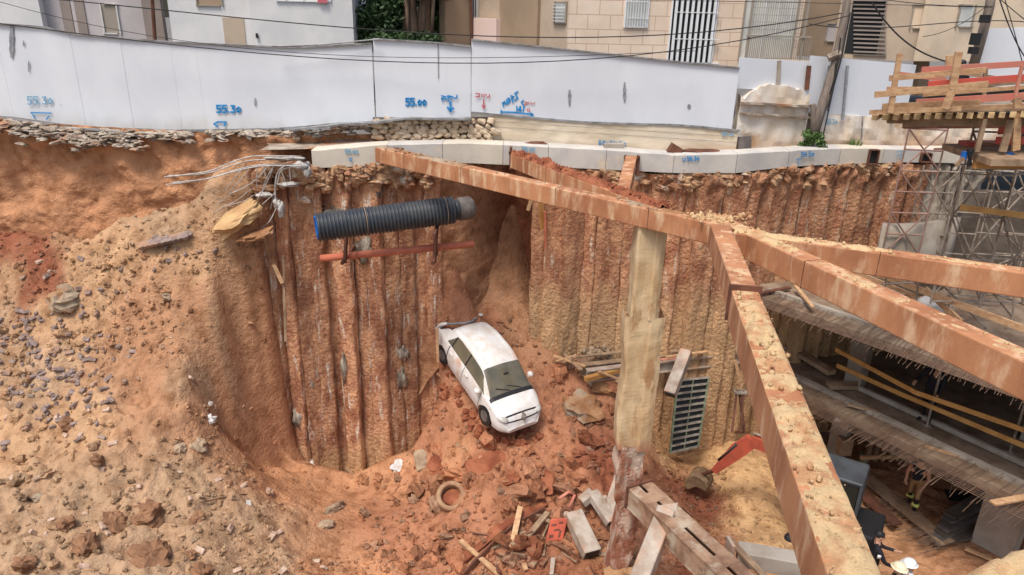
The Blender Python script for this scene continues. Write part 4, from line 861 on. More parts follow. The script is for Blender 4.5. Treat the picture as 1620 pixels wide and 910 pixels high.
# ================================================================ torn rebar cage of the beam end
rb = empty('torn_rebar', P(480, 260, 17.3), 'pale concrete coated rebar torn from the beam end, drooping left over the slope', 'rebar')
z5 = lambda x, y: (240+x/5.686, 210+y/5.686)
for (L_, r_) in (([(115, 400), (500, 350), (720, 265), (900, 215), (1100, 210), (1350, 215)], .024), ([(140, 388), (500, 365), (750, 285), (950, 245), (1360, 250)], .022), ([(135, 468), (420, 430), (620, 380), (850, 310), (1080, 285), (1360, 290)], .022), ([(185, 450), (500, 415), (760, 345), (1000, 300), (1370, 300)], .022),
                ([(1360, 270), (1200, 300), (1130, 370), (1110, 500), (1120, 640)], .024), ([(1370, 300), (1180, 330), (1140, 420), (1100, 560), (1070, 690)], .022), ([(1100, 290), (1060, 400), (1000, 520)], .018), ([(1060, 290), (940, 420), (820, 500), (700, 550)], .02), ([(800, 340), (720, 450), (650, 530)], .014), ([(870, 340), (800, 420), (700, 540)], .014),
                ([(940, 310), (945, 500)], .012), ([(1010, 300), (1020, 380), (1060, 420)], .016), ([(1160, 330), (1200, 430)], .014), ([(1240, 320), (1250, 440)], .014), ([(1120, 680), (1060, 800), (980, 860)], .016), ([(1130, 640), (1100, 720), (1050, 810)], .014), ([(920, 560), (820, 620), (660, 660), (560, 720)], .012), ([(1000, 520), (940, 620)], .014), ([(1090, 560), (990, 650)], .018), ([(700, 560), (620, 620), (500, 740)], .012), ([(900, 500), (780, 600), (700, 640)], .012), ([(1080, 320), (1010, 470), (1000, 560)], .016)):
    mb = MB(); Yb = random.uniform(16.95, 17.25); q = [P(*z5(x, y), Yb-.0006*(1350-x)*0) for x, y in L_]
    sm = []
    for i in range(len(q)-1):
        for t in np.linspace(0, 1, 5)[:-1]:
            p0, p1, p2, p3 = q[max(i-1, 0)], q[i], q[i+1], q[min(i+2, len(q)-1)]; sm.append(.5*((2*p1)+(p2-p0)*t+(2*p0-5*p1+4*p2-p3)*t*t+(3*p1-p0-3*p2+p3)*t**3))
    sm.append(q[-1]); mb.tube(sm, r_*.72, 6); mb.build('bar', M['barcoat'], rb, smooth=True)
mb = MB()
for (x, y, a_, b_, s) in ((1020, 560, .20, .06, 1), (1130, 640, .09, .12, 2), (1165, 690, .07, .2, 3), (1230, 465, .25, .06, 4), (1340, 300, .2, .10, 5), (1400, 350, .1, .12, 6), (1200, 225, .42, .05, 7)):
    mb.blob(P(*z5(x, y), 17.2), (a_, .12, b_), seed=s, amp=.7, rings=9, seg=14)
mb.build('concrete_splash', M['barcoat'], rb, smooth=True)
# ================================================================ boulders, slabs of soil and bits
def slab(px, py, Y, size, rot, m, name, label, cat, seed=0, amp=.25, flat=.5, group=None):
    q = P(px, py, Y) if Y else G(px, py); mb = MB(); mb.blob(q, size, seed=seed, amp=amp, rings=14, seg=22, rot=rot, flat=flat); return thing1(mb, name, M[m], label, cat, group)
E3 = lambda x=0, y=0, z=0: (Matrix.Rotation(z, 3, 'Z') @ Matrix.Rotation(y, 3, 'Y') @ Matrix.Rotation(x, 3, 'X'))
slab(374, 345, 16.9, (.62, .4, .24), E3(.2, -.55, .2), 'slabyel', 'rock_slab', 'big yellowish slab of rock tilted below the torn rebar', 'rock', 3, .35)
slab(404, 372, 16.8, (.4, .3, .12), E3(.1, -.2, 0), 'clod', 'rock', 'flat dark rock wedged under the yellow slab at the wall', 'rock', 5, .5)
mb = MB(); 
def boards(mb, px, py, w_, h_, ang, n=6): pass
# dislodged strip of purple paving still joined
base = G(262, 392); e = empty('paving_strip', base, 'slipped piece of purple grey brick paving still joined, on the sandy crest', 'paving')
for r_ in range(4):
    for c_ in range(9):
        q = base+Vector((-.55+c_*.14+r_*.04, -.1+r_*.12, .06+c_*.035+r_*.02)); mb = MB(); mb.box(q, (.13, .19, .07), E3(.35, -.28, .5+random.uniform(-.08, .08))); mb.build('paver', M['paver'], e)
cr = [('concrete_ring', 715, 790)]
q = G(715, 791)+Vector((0, -.14, .20)); e = tag(empty('concrete_ring', q), 'round concrete manhole ring lying open side up in the mud', 'concrete ring')
nrm = (Vector((0, -.62, .78))).normalized(); u_ = nrm.cross(Vector((1, 0, 0))).normalized(); v_ = nrm.cross(u_); g = []
for k in range(33):
    a = 2*math.pi*k/32; d = u_*math.cos(a)+v_*math.sin(a); row = []
    for (r_, h) in ((.22, -.25), (.245, .1), (.25, .13), (.27, .15), (.34, .15), (.36, .13), (.36, -.25)): row.append(q+d*r_+nrm*h)
    g.append(row)
mb = MB(); mb.sheet(g); mb.build('ring', M['ringc'], e, smooth=True)
mb = MB(); mb.blob(q-nrm*.05, (.24, .24, .05), seed=1, amp=.3, rot=frame_rot(u_, nrm)); mb.build('mud_fill', M['redclod'], e, smooth=True)
SL = [(773, 735, .5, .3, .16, 'mud coated slab of soil lying flat below the car nose', 1), (806, 757, .28, .22, .06, 'thin square mud plate jutting out below the mud coated slab', 2), (752, 745, .3, .22, .14, 'left lump of red mud slab below the car', 3),
      (690, 760, .22, .3, .16, 'upright red clod above the concrete ring', 4), (668, 730, .2, .3, .16, 'pale crumbling chunk above the concrete ring', 5), (631, 737, .22, .18, .07, 'white concrete chunk lying in the smooth red mud', 6), (865, 765, .3, .2, .15, 'rough clod on the right of the talus', 7), (925, 650, .5, .45, .4, 'large tan boulder of soil beside the lower wall', 8),
      (530, 805, .14, .42, .12, 'long pale crumbling kerb piece standing in the slope', 9), (515, 832, .22, .16, .12, 'broken stone at the foot of the pale kerb piece', 10), (958, 610, .35, .4, .3, 'brown earth lump under the timber shelf', 11), (690, 740, .2, .24, .18, 'muddy boulder in the talus left of the slab', 14)]
for (px, py, a_, b_, c_, lab, s) in SL:
    q = G(px, py); mt = {5: 'clodpale', 6: 'shot', 9: 'clodpale', 10: 'clodpale', 8: 'clod', 11: 'clod'}.get(s, 'redclod')
    mb = MB(); n_ = GN(q.x, q.y); rot = frame_rot(Vector((1, 0, 0)) if s != 9 else Vector((.5, .1, .8)), n_) @ Matrix.Rotation(s*.7 if s not in (9,) else 0, 3, 'Z')
    mb.blob(q+Vector((0, 0, c_*.25)), (a_, b_, c_), seed=s, amp=.5, rings=12, seg=18, rot=rot, flat=.45); thing1(mb, 'mud_slab' if mt == 'redclod' else 'rubble_chunk', M[mt], lab, 'rubble')
BO = [(235, 822, .34, 'largest brown boulder at the bottom of the left slope'), (186, 830, .26, 'brown boulder left of the largest boulder'), (138, 866, .3, 'round brown boulder near the bottom left'), (105, 832, .2, 'boulder half sunk in the lower left slope'), (238, 882, .32, 'broad grey brown boulder at the bottom edge'), (312, 825, .2, 'small boulder right of the largest boulder'), (155, 730, .17, 'angular stone on the mid left slope'), (110, 675, .2, 'rounded lump high on the left slope'), (315, 706, .2, 'pale grey stone on the fan of rubble'), (285, 710, .14, 'grey stone beside the pale one on the rubble fan'),
      (333, 666, .16, 'white jagged stone on the smooth slope'), (333, 640, .08, 'tiny white stone above the jagged one'), (425, 782, .13, 'pale stone at the end of the broken rod'), (320, 905, .2, 'boulder cut by the bottom edge'), (105, 478, .38, 'big yellow boulder in the rubble field'), (60, 790, .14, 'tan stone on the lower left slope'), (45, 600, .1, 'stone amid the purple pavers'), (497, 735, .16, 'grey stone wedged at the foot of the piles'), (40, 895, .25, 'dark boulder in the bottom left corner'), (265, 470, .15, 'pale stone in the brown clods'), (300, 880, .14, 'stone right of the broad boulder'), (230, 405, .12, 'stone next to the joined paving')]
for k, (px, py, r_, lab) in enumerate(BO):
    q = G(px, py); mb = MB(); mt = 'shot' if k in (10, 11, 12, 17) else 'clodpale' if k in (8, 9, 19) else 'clod' if k in (14, 15) else 'brownrock'
    mb.blob(q+Vector((0, 0, r_*.2)), (r_*random.uniform(.9, 1.2), r_*random.uniform(.7, 1), r_*random.uniform(.5, .75)), seed=k*3.3, amp=.55, rings=11, seg=16, rot=E3(.5, random.uniform(-.4, .4), random.uniform(0, 3))); thing1(mb, 'boulder', M[mt], lab, 'boulder', 'boulders on the slopes')
# loose clods (nobody could count them)
def scatter(n, region, rmin, rmax, m, name, label, seed, shape='clod', dens=None):
    r_ = random.Random(seed); mb = MB(); k = 0; cl_ = []; ft = {'clodpale': (1.06, 1.05, 1.02), 'redclod': (.9, .84, .8), 'clod': (.95, .93, .9), 'strutsoil': (1.05, 1.05, 1.0)}[m]
    while k < n:
        px = r_.uniform(region[0], region[2]); py = r_.uniform(region[1], region[3]); k += 1
        if dens and r_.random() > dens(px, py): continue
        q = G(px, py, 9.0, 20.5)
        if q.y > 20.2: continue
        s = rmin+(rmax-rmin)*r_.random()**3
        n0 = len(mb.v); big = s > .05
        mb.blob(q+Vector((0, 0, s*.2)), (s*r_.uniform(.6, 1.4), s*r_.uniform(.6, 1.2), s*r_.uniform(.4, .9)), seed=k*1.7+seed, amp=.8, rings=6 if big else 4, seg=8 if big else 6, rot=E3(r_.random(), r_.random(), r_.random()*3))
        ci = COL[min(max(int((q.y-GY0)/GS), 0), ny-1)*nx+min(max(int((q.x-GX0)/GS), 0), nx-1)]; kk = r_.uniform(.72, 1.22); mx_ = r_.random()**3*.5; gr_ = (.36, .29, .21)
        c4 = [(ci[i]*ft[i]*(1-mx_)+gr_[i]*mx_)*kk for i in range(3)]+[1]; cl_ += [c4]*(len(mb.v)-n0)
    o = mb.build(name, M['soil']); a_ = o.data.color_attributes.new('soil', 'FLOAT_COLOR', 'POINT'); a_.data.foreach_set('color', np.array(cl_, np.float32).ravel())
    return tag(o, label, 'clods', kind='stuff')
def dL(px, py):
    d = 1.0
    if 290 < px < 425 and 430 < py < 720: d *= .08
    if px > 420 and py < 790: d *= .15
    if 180 < px < 300 and 560 < py < 690: d *= .15
    return d
scatter(1900, (-20, 380, 420, 915), .015, .085, 'clod', 'soil_clods', 'brown crumbs and clods strewn over the left slope', 1, dens=dL)
scatter(1500, (-20, 300, 420, 600), .02, .085, 'clodpale', 'rubble_crumbs', 'pale grey crumbs in the upper left rubble', 2, dens=dL)
scatter(1100, (260, 640, 480, 915), .012, .075, 'clodpale', 'rubble_fan', 'grey fan of fine rubble down the left slope', 3, dens=lambda x, y: math.exp(-((x-(300+(y-640)*.35))/60)**2))
scatter(2300, (600, 500, 1060, 915), .018, .10, 'redclod', 'mud_clods', 'red mud clods over the talus under the car', 4, dens=lambda x, y: .25 if x < 690 and y < 760 else 1)
scatter(1500, (420, 700, 760, 915), .01, .05, 'redclod', 'mud_crumbs', 'red mud crumbs on the pit floor', 8)
scatter(900, (1040, 715, 1260, 900), .015, .07, 'strutsoil', 'sand_clods', 'sandy clods heaped around the excavator', 5)
scatter(700, (1040, 740, 1160, 900), .02, .08, 'redclod', 'dark_clods', 'dark red clods right of the king post', 6)
scatter(600, (430, 880, 1000, 915), .02, .07, 'redclod', 'edge_clods', 'red clods along the bottom edge', 7)
scatter(150, (640, 560, 1010, 915), .10, .34, 'redclod', 'mud_lumps', 'big half sunken lumps of red mud over the talus', 12, dens=lambda x, y: 0 if y < 700 and x < 880 else 1)
scatter(60, (560, 740, 720, 915), .08, .22, 'redclod', 'mud_lumps', 'half sunken lumps of mud on the pit floor left of the ring', 13)
scatter(110, (-20, 400, 420, 915), .07, .18, 'clod', 'earth_lumps', 'lumps of brown earth breaking the left slope', 14, dens=dL)
# pavers, one by one
mb = MB(); mb.box((0, 0, .03), (.20, .10, .06)); pv = bevel(mb.build('paving_brick', M['paver']), .006)
tag(pv, 'purple grey paving brick scattered in the upper left rubble', 'paving brick', 'scattered paving bricks'); mb = MB(); mb.box((0, 0, .03), (.20, .10, .06)); pk = bevel(mb.build('pale_brick', M['pinkbrick']), .006); tag(pk, 'pale pinkish brick lying loose on the lower left slope', 'brick', 'loose pale bricks')
def place_b(proto, px, py, first):
    q = G(px, py); o = proto if first else proto.copy()
    if not first: C.objects.link(o)
    o.location = q+Vector((0, 0, random.uniform(-.01, .03))); n_ = (GN(q.x, q.y)+Vector((random.gauss(0, .35), random.gauss(0, .35), random.gauss(0, .2)))).normalized()
    o.rotation_euler = frame_rot(Vector((random.uniform(-1, 1), random.uniform(-1, 1), random.uniform(-.2, .2))).normalized(), n_).to_euler(); o.scale = (random.uniform(.6, 1.15),)*2+(1,)
random.seed(21); k = 0
while k < 185:
    px = random.gauss(60, 62); py = random.gauss(575, 60)
    if k > 170: px = random.uniform(100, 380); py = 470-(px-100)*.33+random.gauss(0, 25)
    if px < -5 or py < 425 and px < 90 or py > 760: continue
    place_b(pv, px, py, k == 0); k += 1
for k, (px, py) in enumerate([(94, 662), (12, 661), (135, 814), (162, 835), (82, 824), (52, 843), (74, 846), (363, 837), (318, 871), (133, 898), (376, 905), (106, 690), (140, 651), (178, 703), (166, 745), (300, 600), (430, 850), (440, 842), (128, 690), (300, 790), (385, 770), (170, 845), (282, 750), (445, 905), (510, 900), (500, 890), (20, 760), (220, 770), (60, 760), (345, 760), (64, 415), (80, 432), (72, 440), (40, 440), (150, 610), (170, 650)]): place_b(pk, px, py, k == 0)
# thin rod with a rag, on the slope
a, b = G(318, 800), G(436, 790); mb = MB(); mb.tube([a+Vector((0, 0, .08)), (a+b)/2+Vector((0, 0, .22)), b+Vector((0, 0, .12))], .012, 6); thing1(mb, 'rod', M['rustdark'], 'thin bent rod lying across the lower slope with a grey rag', 'rod')
mb = MB(); q = G(396, 795)+Vector((0, -.1, .15)); mb.sheet([[q+Vector((-.04+.012*i*j*.3, -.03*j, -.09*j)) + Vector((.09*i*(.5+.12*j), random.uniform(-.01, .01), 0)) for i in range(3)] for j in range(6)]); thing1(mb, 'grey_rag', M['shot'], 'torn grey rag hanging from the bent rod', 'rag').modifiers.new('s', 'SOLIDIFY').thickness = .006
# plank bits on the left wall
mb = MB(); mb.bar(P(433, 418, 16.9), P(447, 448, 16.85), .1, .03, up=(0, -1, 0)); thing1(mb, 'plank', M['wood'], 'short pale plank stuck on the left edge of the pile wall', 'plank')
mb = MB(); mb.bar(P(448, 405, 16.95), P(452, 540, 16.85), .06, .03, up=(0, -1, 0), n=6, jit=.012); thing1(mb, 'plank', M['woodgrey'], 'long split batten hanging at the left edge of the pile wall', 'plank')
mb = MB(); mb.bar(P(845, 300, 18.0), P(835, 333, 18.0), .09, .03, up=(0, -1, 0)); thing1(mb, 'plank', M['wood'], 'pale plank stub hanging under the longest strut', 'plank')
mb = MB(); mb.bar(P(853, 272, 18.2), P(858, 362, 18.3), .08, .08); thing1(mb, 'batten', M['woodyel'], 'upright yellow batten at the left edge of the right pile wall', 'batten')
mb = MB(); mb.bar(P(862, 335, 18.2), P(863, 393, 18.2), .07, .05); thing1(mb, 'batten', M['orangepipe'], 'reddish batten beside the yellow one on the right pile wall', 'batten')
# ================================================================ the white car lying nose down on the talus
def car():
    pr_, pf = P(722, 512, 18.5), P(812, 634, 16.25)
    f = (pf-pr_).normalized(); lat = Vector((0, 0, 1)).cross(f).normalized(); up = f.cross(lat)   # lat = car's left = image right
    e = tag(empty('car', pr_), 'white car lying nose down on the red mud slope, rear window torn out', 'car')
    L = 4.25; NX, NT = 200, 110
    itp = lambda x, xs, ys: float(np.interp(x, xs, ys))
    def sm(xs, ys):
        # smooth interpolation table
        t = np.linspace(0, L, 400); v = np.interp(t, xs, ys); k = np.hanning(27); k /= k.sum(); v2 = np.convolve(np.pad(v, 13, 'edge'), k, 'valid'); return lambda x: float(np.interp(x, t, v2))
    zt = sm([0, .12, .35, .75, 1.3, 2.0, 2.5, 2.72, 3.3, 3.45, 3.9, 4.12, 4.25], [.80, .96, 1.16, 1.40, 1.54, 1.56, 1.50, 1.40, 1.04, .99, .84, .68, .46])
    zb = sm([0, .3, 1.5, 3.2, 3.6, 4.0, 4.25], [.90, .96, .93, .90, .84, .68, .46])
    wd = sm([0, .15, .5, 1.5, 3.2, 3.7, 4.0, 4.15, 4.25], [.68, .78, .85, .88, .87, .84, .76, .66, .5])
    rw = sm([0, .4, 1.0, 2.0, 2.6, 3.25, 3.45, 4.25], [.52, .56, .60, .63, .62, .72, .78, .62])
    sill = sm([0, .3, 3.6, 4.0, 4.25], [.42, .24, .22, .26, .36])
    def sec(x):
        W = wd(x); Z = zt(x); B = min(zb(x), Z-.03); S = sill(x); r_ = min(rw(x), W*.93); hood = np.clip((x-3.2)/.25, 0, 1)
        return [(W*.93, S), (W, S+(B-S)*.45), (W*.965, B), (r_+(W-r_)*.08*(1-hood)+hood*(W*.88-r_)*1.0, Z-.075+hood*.02), (r_*.62+hood*.1, Z-.012), (0, Z+.012)]
    tk = [0, 1, 2, 3, 4, 5]
    def cr_(pts_, t):
        i = min(int(t), 4); u = t-i; p = [np.array(pts_[max(0, min(5, i+k))]) for k in (-1, 0, 1, 2)]
        if i == 4: p[3] = np.array((-pts_[4][0], pts_[4][1]))
        if i in (2,): return p[1]*(1-u)+p[2]*u
        return .5*((2*p[1])+(p[2]-p[0])*u+(2*p[0]-5*p[1]+4*p[2]-p[3])*u*u+(3*p[1]-p[0]-3*p[2]+p[3])*u**3)
    def W_(x, y, z): return pr_ + f*x + lat*y + up*(z-.80)
    wheels = (.72, 3.38)
    groups = {k: MB() for k in ('body', 'windshield', 'side_window', 'door_line', 'cowl')}
    grid = {}
    vs = []
    for i in range(NX+1):
        x = L*i/NX; s_ = sec(x)
        for j in range(2*NT+1):
            t = 5*(j/NT) if j <= NT else 5*((2*NT-j)/NT); y, z = cr_(s_, t); sg = 1 if j <= NT else -1
            if j == NT: y = 0
            dx = 0
            dent = .02*mnoise.noise(Vector((x*2, sg*y*2, z*2)))+.006*mnoise.noise(Vector((x*5, sg*y*5, z*5)))
            vs.append(W_(x, sg*(y+dent*.5), z+dent*.4))
    fb = {k: [] for k in groups}
    m = 2*NT+1
    for i in range(NX):
        x = L*(i+.5)/NX
        for j in range(2*NT):
            jj = j+.5; t = 5*jj/NT if jj <= NT else 5*(2*NT-jj)/NT; y, z = cr_(sec(x), t) if 0 else (None, None)
            side = 1 if jj <= NT else -1
            k = 'body'
            if t < 1.6:
                s_ = sec(x); zz = s_[0][1]+(s_[2][1]-s_[0][1])*t/2*.95
                if any((x-w_)**2+(zz-.30)**2 < .37**2 for w_ in wheels): continue
            if x < .62 and t > 3.05: continue                       # the rear window and hatch are gone
            if x < .22 and t > 2.2: continue
            if t > 3.02 and 2.58 < x < 3.32: k = 'windshield'
            elif t > 2.6 and 3.32 <= x < 3.44: k = 'cowl'
            elif 2.12 < t < 2.92:
                a0 = .72+.35*(t-2); a1 = 3.12-.42*(t-2.12)/.8
                if a0 < x < a1: k = 'side_window' if not (1.86 < x < 1.93 or 1.02 < x < 1.08) else 'cowl'
            elif t < 2.1 and (abs(x-1.95) < .014 or abs(x-1.0) < .014 or abs(x-2.98) < .014) and t > .35: k = 'door_line'
            if k == 'body' and 3.96 < x < 3.99 and t > 2.3: k = 'door_line'
            fb[k].append((i*m+j, i*m+j+1, (i+1)*m+j+1, (i+1)*m+j))
    for k, mt in (('body', 'carpaint'), ('windshield', 'carglass'), ('side_window', 'carglass'), ('door_line', 'black'), ('cowl', 'black')):
        ids = sorted({a for f_ in fb[k] for a in f_}); mp = {a: n for n, a in enumerate(ids)}; mb = MB(); mb.add([vs[a] for a in ids], [tuple(mp[a] for a in f_) for f_ in fb[k]])
        if k == 'side_window':
            for sg in (1, -1):
                mm = MB(); fs_ = [f_ for f_ in fb[k] if (f_[0] % m < NT) == (sg == 1)]; ids = sorted({a for f_ in fs_ for a in f_}); mp = {a: n for n, a in enumerate(ids)}
                mm.add([vs[a] for a in ids], [tuple(mp[a] for a in f_) for f_ in fs_]); mm.build('side_window', M[mt], e, smooth=True)
            continue
        if k in ('door_line', 'cowl'):
            par = {a: a for f_ in fb[k] for a in f_}
            def fd(a):
                while par[a] != a: par[a] = par[par[a]]; a = par[a]
                return a
            for f_ in fb[k]:
                for a in f_[1:]: par[fd(a)] = fd(f_[0])
            gr = {}
            for f_ in fb[k]: gr.setdefault(fd(f_[0]), []).append(f_)
            for fs_ in gr.values():
                ids = sorted({a for f_ in fs_ for a in f_}); mp = {a: n for n, a in enumerate(ids)}; mm = MB(); mm.add([vs[a] for a in ids], [tuple(mp[a] for a in f_) for f_ in fs_]); mm.build('panel_gap' if k == 'door_line' else 'black_trim', M[mt], e, smooth=True)
            continue
        mb.build(k, M[mt], e, smooth=True)
    Rm = Matrix((f, lat, up)).transposed()
    # nose, underbody, interior
    mb = MB(); nose = [vs[NX*m+j] for j in range(m)]; mb.add(nose, [tuple(range(m))]); mb.build('bumper_face', M['carpaint'], e)
    mb = MB(); mb.box(W_(2.1, 0, .36), (3.7, 1.3, .2), Rm); mb.box(W_(2.0, 0, .62), (2.7, 1.45, .05), Rm); mb.build('underbody', M['black'], e)
    for (x, y) in ((2.35, .38), (2.35, -.38), (1.35, 0)):
        mb = MB(); mb.box(W_(x, y, .78), (.5, .48 if y else 1.2, .18), Rm); mb.box(W_(x-.25, y, 1.05), (.14, .46 if y else 1.2, .6), Rm); bevel(mb.build('seat', M['greycap'], e), .04, 2)
    mb = MB(); mb.box(W_(3.05, 0, .88), (.45, 1.35, .16), Rm); bevel(mb.build('dashboard', M['greycap'], e), .04, 2)
    mb = MB()
    for k in range(14): mb.blob(W_(random.uniform(.15, .7), random.uniform(-.5, .5), random.uniform(.75, .95)), random.uniform(.1, .2), seed=k, amp=.5)
    mb.build('mud_in_boot', M['redclod'], e, smooth=True)
    # open rear: rim of the hatch opening and torn inner arch
    mb = MB(); rim = []
    for j in range(0, 25):
        a = math.pi*j/24; rim.append(W_(.12+.45*math.sin(a)**2, .66*math.cos(a), .92+.46*math.sin(a)))
    mb.tube(rim, .035, 6); mb.build('hatch_rim', M['greymark'], e, smooth=True)
    for sg in (1, -1):
        mb = MB(); mb.tube([W_(.05, sg*.70, .55), W_(.0, sg*.72, .8), W_(.1, sg*.70, 1.05), W_(.35, sg*.66, 1.32)], [.06, .07, .06, .04], 8); mb.build('rear_pillar', M['carpaint'], e, smooth=True)
    mb = MB(); g = []
    for i in range(13):
        a = math.pi*i/12; g.append([W_(-.28+.32*math.sin(a)+.1*k, -.05+.55*math.cos(a)*1.0+.12, .98+.40*math.sin(a)-.05*k) for k in range(3)])
    mb.sheet(g); o = mb.build('torn_hatch', M['greymark'], e, smooth=True); o.modifiers.new('s', 'SOLIDIFY').thickness = .03
    for x in wheels:
        for sg in (1, -1):
            c = W_(x, sg*.74, .30); w_ = MB(); w_.tube([c-lat*.1, c-lat*.09, c+lat*.08, c+lat*.1], [.27, .31, .31, .28], 26); wo = w_.build('wheel', M['black'], e, smooth=False)
            w_ = MB(); w_.tube([c+lat*sg*.095, c+lat*sg*.11], [.19, .17], 14); w_.build('rim', M['greycap'], wo)
            mb = MB(); mb.tube([c-lat*sg*.14+(f*math.cos(a)+up*math.sin(a))*.36 for a in np.linspace(-.1, 3.24, 16)], .02, 5); mb.build('arch_liner', M['black'], e)
    for sg in (1, -1):
        mb = MB(); mb.blob(W_(2.92, sg*(.98), 1.0), (.11, .1, .075), seed=2, amp=.05, rot=Rm, rings=8, seg=12); mb.bar(W_(2.95, sg*.86, .96), W_(2.95, sg*.94, .98), .05, .04); mb.build('mirror', M['carpaint'], e, smooth=True)
        mb = MB(); mb.blob(W_(3.93, sg*.63, .70), (.2, .14, .09), seed=1, amp=.03, rot=Rm @ rotz(-sg*.45), rings=8, seg=12); mb.build('headlight', M['lampglass'], e, smooth=True)
        for x in (2.15, 1.2): mb = MB(); mb.box(W_(x, sg*(wd(x)+.012), .84), (.17, .03, .035), Rm); mb.build('door_handle', M['carpaint'], e)
    mb = MB(); mb.tube([W_(4.06+.06*math.cos(y*2), y, .66) for y in np.linspace(-.55, .55, 12)], .025, 6); mb.build('grille', M['black'], e)
    q = W_(4.10, 0, .74); mb = MB(); n_ = (f*.7+up*.7).normalized(); s1 = n_.cross(lat).normalized()
    for (a, b) in ((0, 1), (1, 2), (2, 3), (3, 0)):
        c_ = [q+s1*.13, q+lat*.075, q-s1*.13, q-lat*.075]; mb.bar(c_[a]+n_*.03, c_[b]+n_*.03, .03, .02, up=n_)
    mb.build('diamond_badge', M['scaf'], e)
    for (a, b) in ((-.05, -.5), (.35, -.1)): mb = MB(); mb.tube([W_(3.30, a, 1.06), W_(3.15, b, 1.14)], .012, 5); mb.build('wiper', M['black'], e)
    mb = MB(); mb.box(W_(2.86, 0, 1.33), (.04, .16, .05), Rm); mb.build('inner_mirror', M['black'], e)
    e.scale = (.85,)*3
    return e
M['mudwood'] = mat('mud_caked_wood', lin((150, 104, 76)), lin((120, 76, 52)), scale=4, bump=.4)
M['lampglass'] = mat('lamp_glass', (.5, .5, .48), (.38, .36, .33), scale=6, rough=.15, bump=0)
car()
mb = MB()
for k in range(70):
    px, py = random.choice(((random.uniform(755, 860), random.gauss(692, 7)), (random.uniform(735, 775), random.gauss(668, 8)), (random.uniform(700, 740), random.uniform(560, 640))))
    mb.blob(G(px, py)+Vector((0, 0, .03)), random.uniform(.04, .15), seed=k, amp=.7, rings=6, seg=8)
tag(mb.build('bow_wave_clods', M['redclod'], smooth=False), 'red clods pushed up around the nose and wheels of the car', 'clods', kind='stuff')
# board and tyre wedged between car and wall
mb = MB(); mb.bar(P(691, 520, 17.6), P(693, 572, 17.5), .07, .04, up=(0, -1, 0)); thing1(mb, 'plank', M['wood'], 'short upright plank wedged between the car tail and the pile wall', 'plank')

# ================================================================ lower waler shelf on the wall, formwork panel
z0 = 3.32
wa, wb = PZ(928, 586, z0), PZ(1240, 549, z0)
e = empty('steel_waler', wa, 'double steel beam running along the wall as a shelf, with red primed top', 'steel beam')
dr = (wb-wa).normalized(); nr = Vector((-dr.y, dr.x, 0)); nr = nr if nr.y > 0 else -nr
for k in range(2):
    mb = MB(); o_ = nr*(.32*k); mb.bar(wa+o_, wb+o_, .2, .03); mb.bar(wa+o_-Vector((0, 0, .3)), wb+o_-Vector((0, 0, .3)), .2, .03); mb.bar(wa+o_-Vector((0, 0, .15)), wb+o_-Vector((0, 0, .15)), .03, .28); mb.build('channel', M['greysteel' if k == 0 else 'woodgrey'], e)
mb = MB(); mb.bar(wa+dr*2.2+nr*.05+Vector((0, 0, .03)), wb+nr*.05+Vector((0, 0, .03)), .1, .03); mb.build('primed_strip', M['woodred'], e)
mb = MB()
for t in (1.1, 2.6, 3.9): mb.box(wa+dr*t-Vector((0, 0, .15))-nr*.02, (.05, .2, .27), rotz(math.atan2(dr.y, dr.x)))
mb.build('stiffener', M['rustdark'], e)
mb = MB(); mb.bar(PZ(926, 600, z0-.1), PZ(1000, 580, z0-.1), .14, .12, n=2); thing1(mb, 'timber_beam', M['woodyel'], 'yellowish timber lying along the left end of the waler', 'timber')
PLK = [(876, 563, 926, 580, .1, 'wood'), (880, 572, 912, 562, .08, 'wood'), (893, 560, 919, 585, .1, 'woodgrey'), (955, 551, 1000, 548, .08, 'wood'), (946, 587, 985, 602, .09, 'wood'), (1052, 551, 1150, 543, .12, 'woodgrey'), (1060, 557, 1130, 545, .12, 'woodgrey'), (905, 566, 990, 556, .1, 'woodgrey'), (1055, 565, 1120, 556, .1, 'wood')]
PL_L = ['longest loose plank at the left tip of the waler', 'short plank crossing at the left tip of the waler', 'dark plank sticking down at the left tip of the waler', 'thin pale plank behind the column left side', 'plank slanting down below the waler left of the column', 'weathered plank on the waler right of the column', 'second weathered plank lying below the first on the waler', 'plank under the grey rubble heap on the waler', 'front plank on the waler beside the grey brace']
for k, (x0, y0, x1, y1, w_, m_) in enumerate(PLK):
    mb = MB(); zz = z0+.06+.02*k*(k > 4); Yp = 17.5; mb.bar(PZ(x0, y0, zz), PZ(x1, y1, zz+(-.3 if k == 4 else 0)), w_, .035, n=3, jit=.004); thing1(mb, 'plank', M[m_], PL_L[k], 'plank', 'planks on the waler')
mb = MB()
for i in range(60): r_ = random.random(); mb.blob(PZ(945, 566, z0)+Vector((random.gauss(0, .22), random.gauss(.1, .1), .03+.2*(1-r_)**1)), random.uniform(.03, .08), seed=i, amp=.5, rings=5, seg=7)
tag(mb.build('gravel_heap', M['clodpale']), 'small heap of grey rubble on the waler left of the column', 'rubble heap', kind='stuff')
e = empty('brace', P(1060, 620, 16.9), 'grey box brace slanting from the waler down behind the column', 'steel brace')
a, b = P(1086, 556, 17.1), P(1060, 624, 16.3); mb = MB(); mb.bar(a, b, .30, .28); bevel(mb.build('box', M['greysteel'], e), .015)
mb = MB(); x = (b-a).normalized(); mb.bar(b, b+x*.02, .24, .22); mb.build('end_shade', M['black'], e)  # black plate on the closed end, painted for the shaded inside
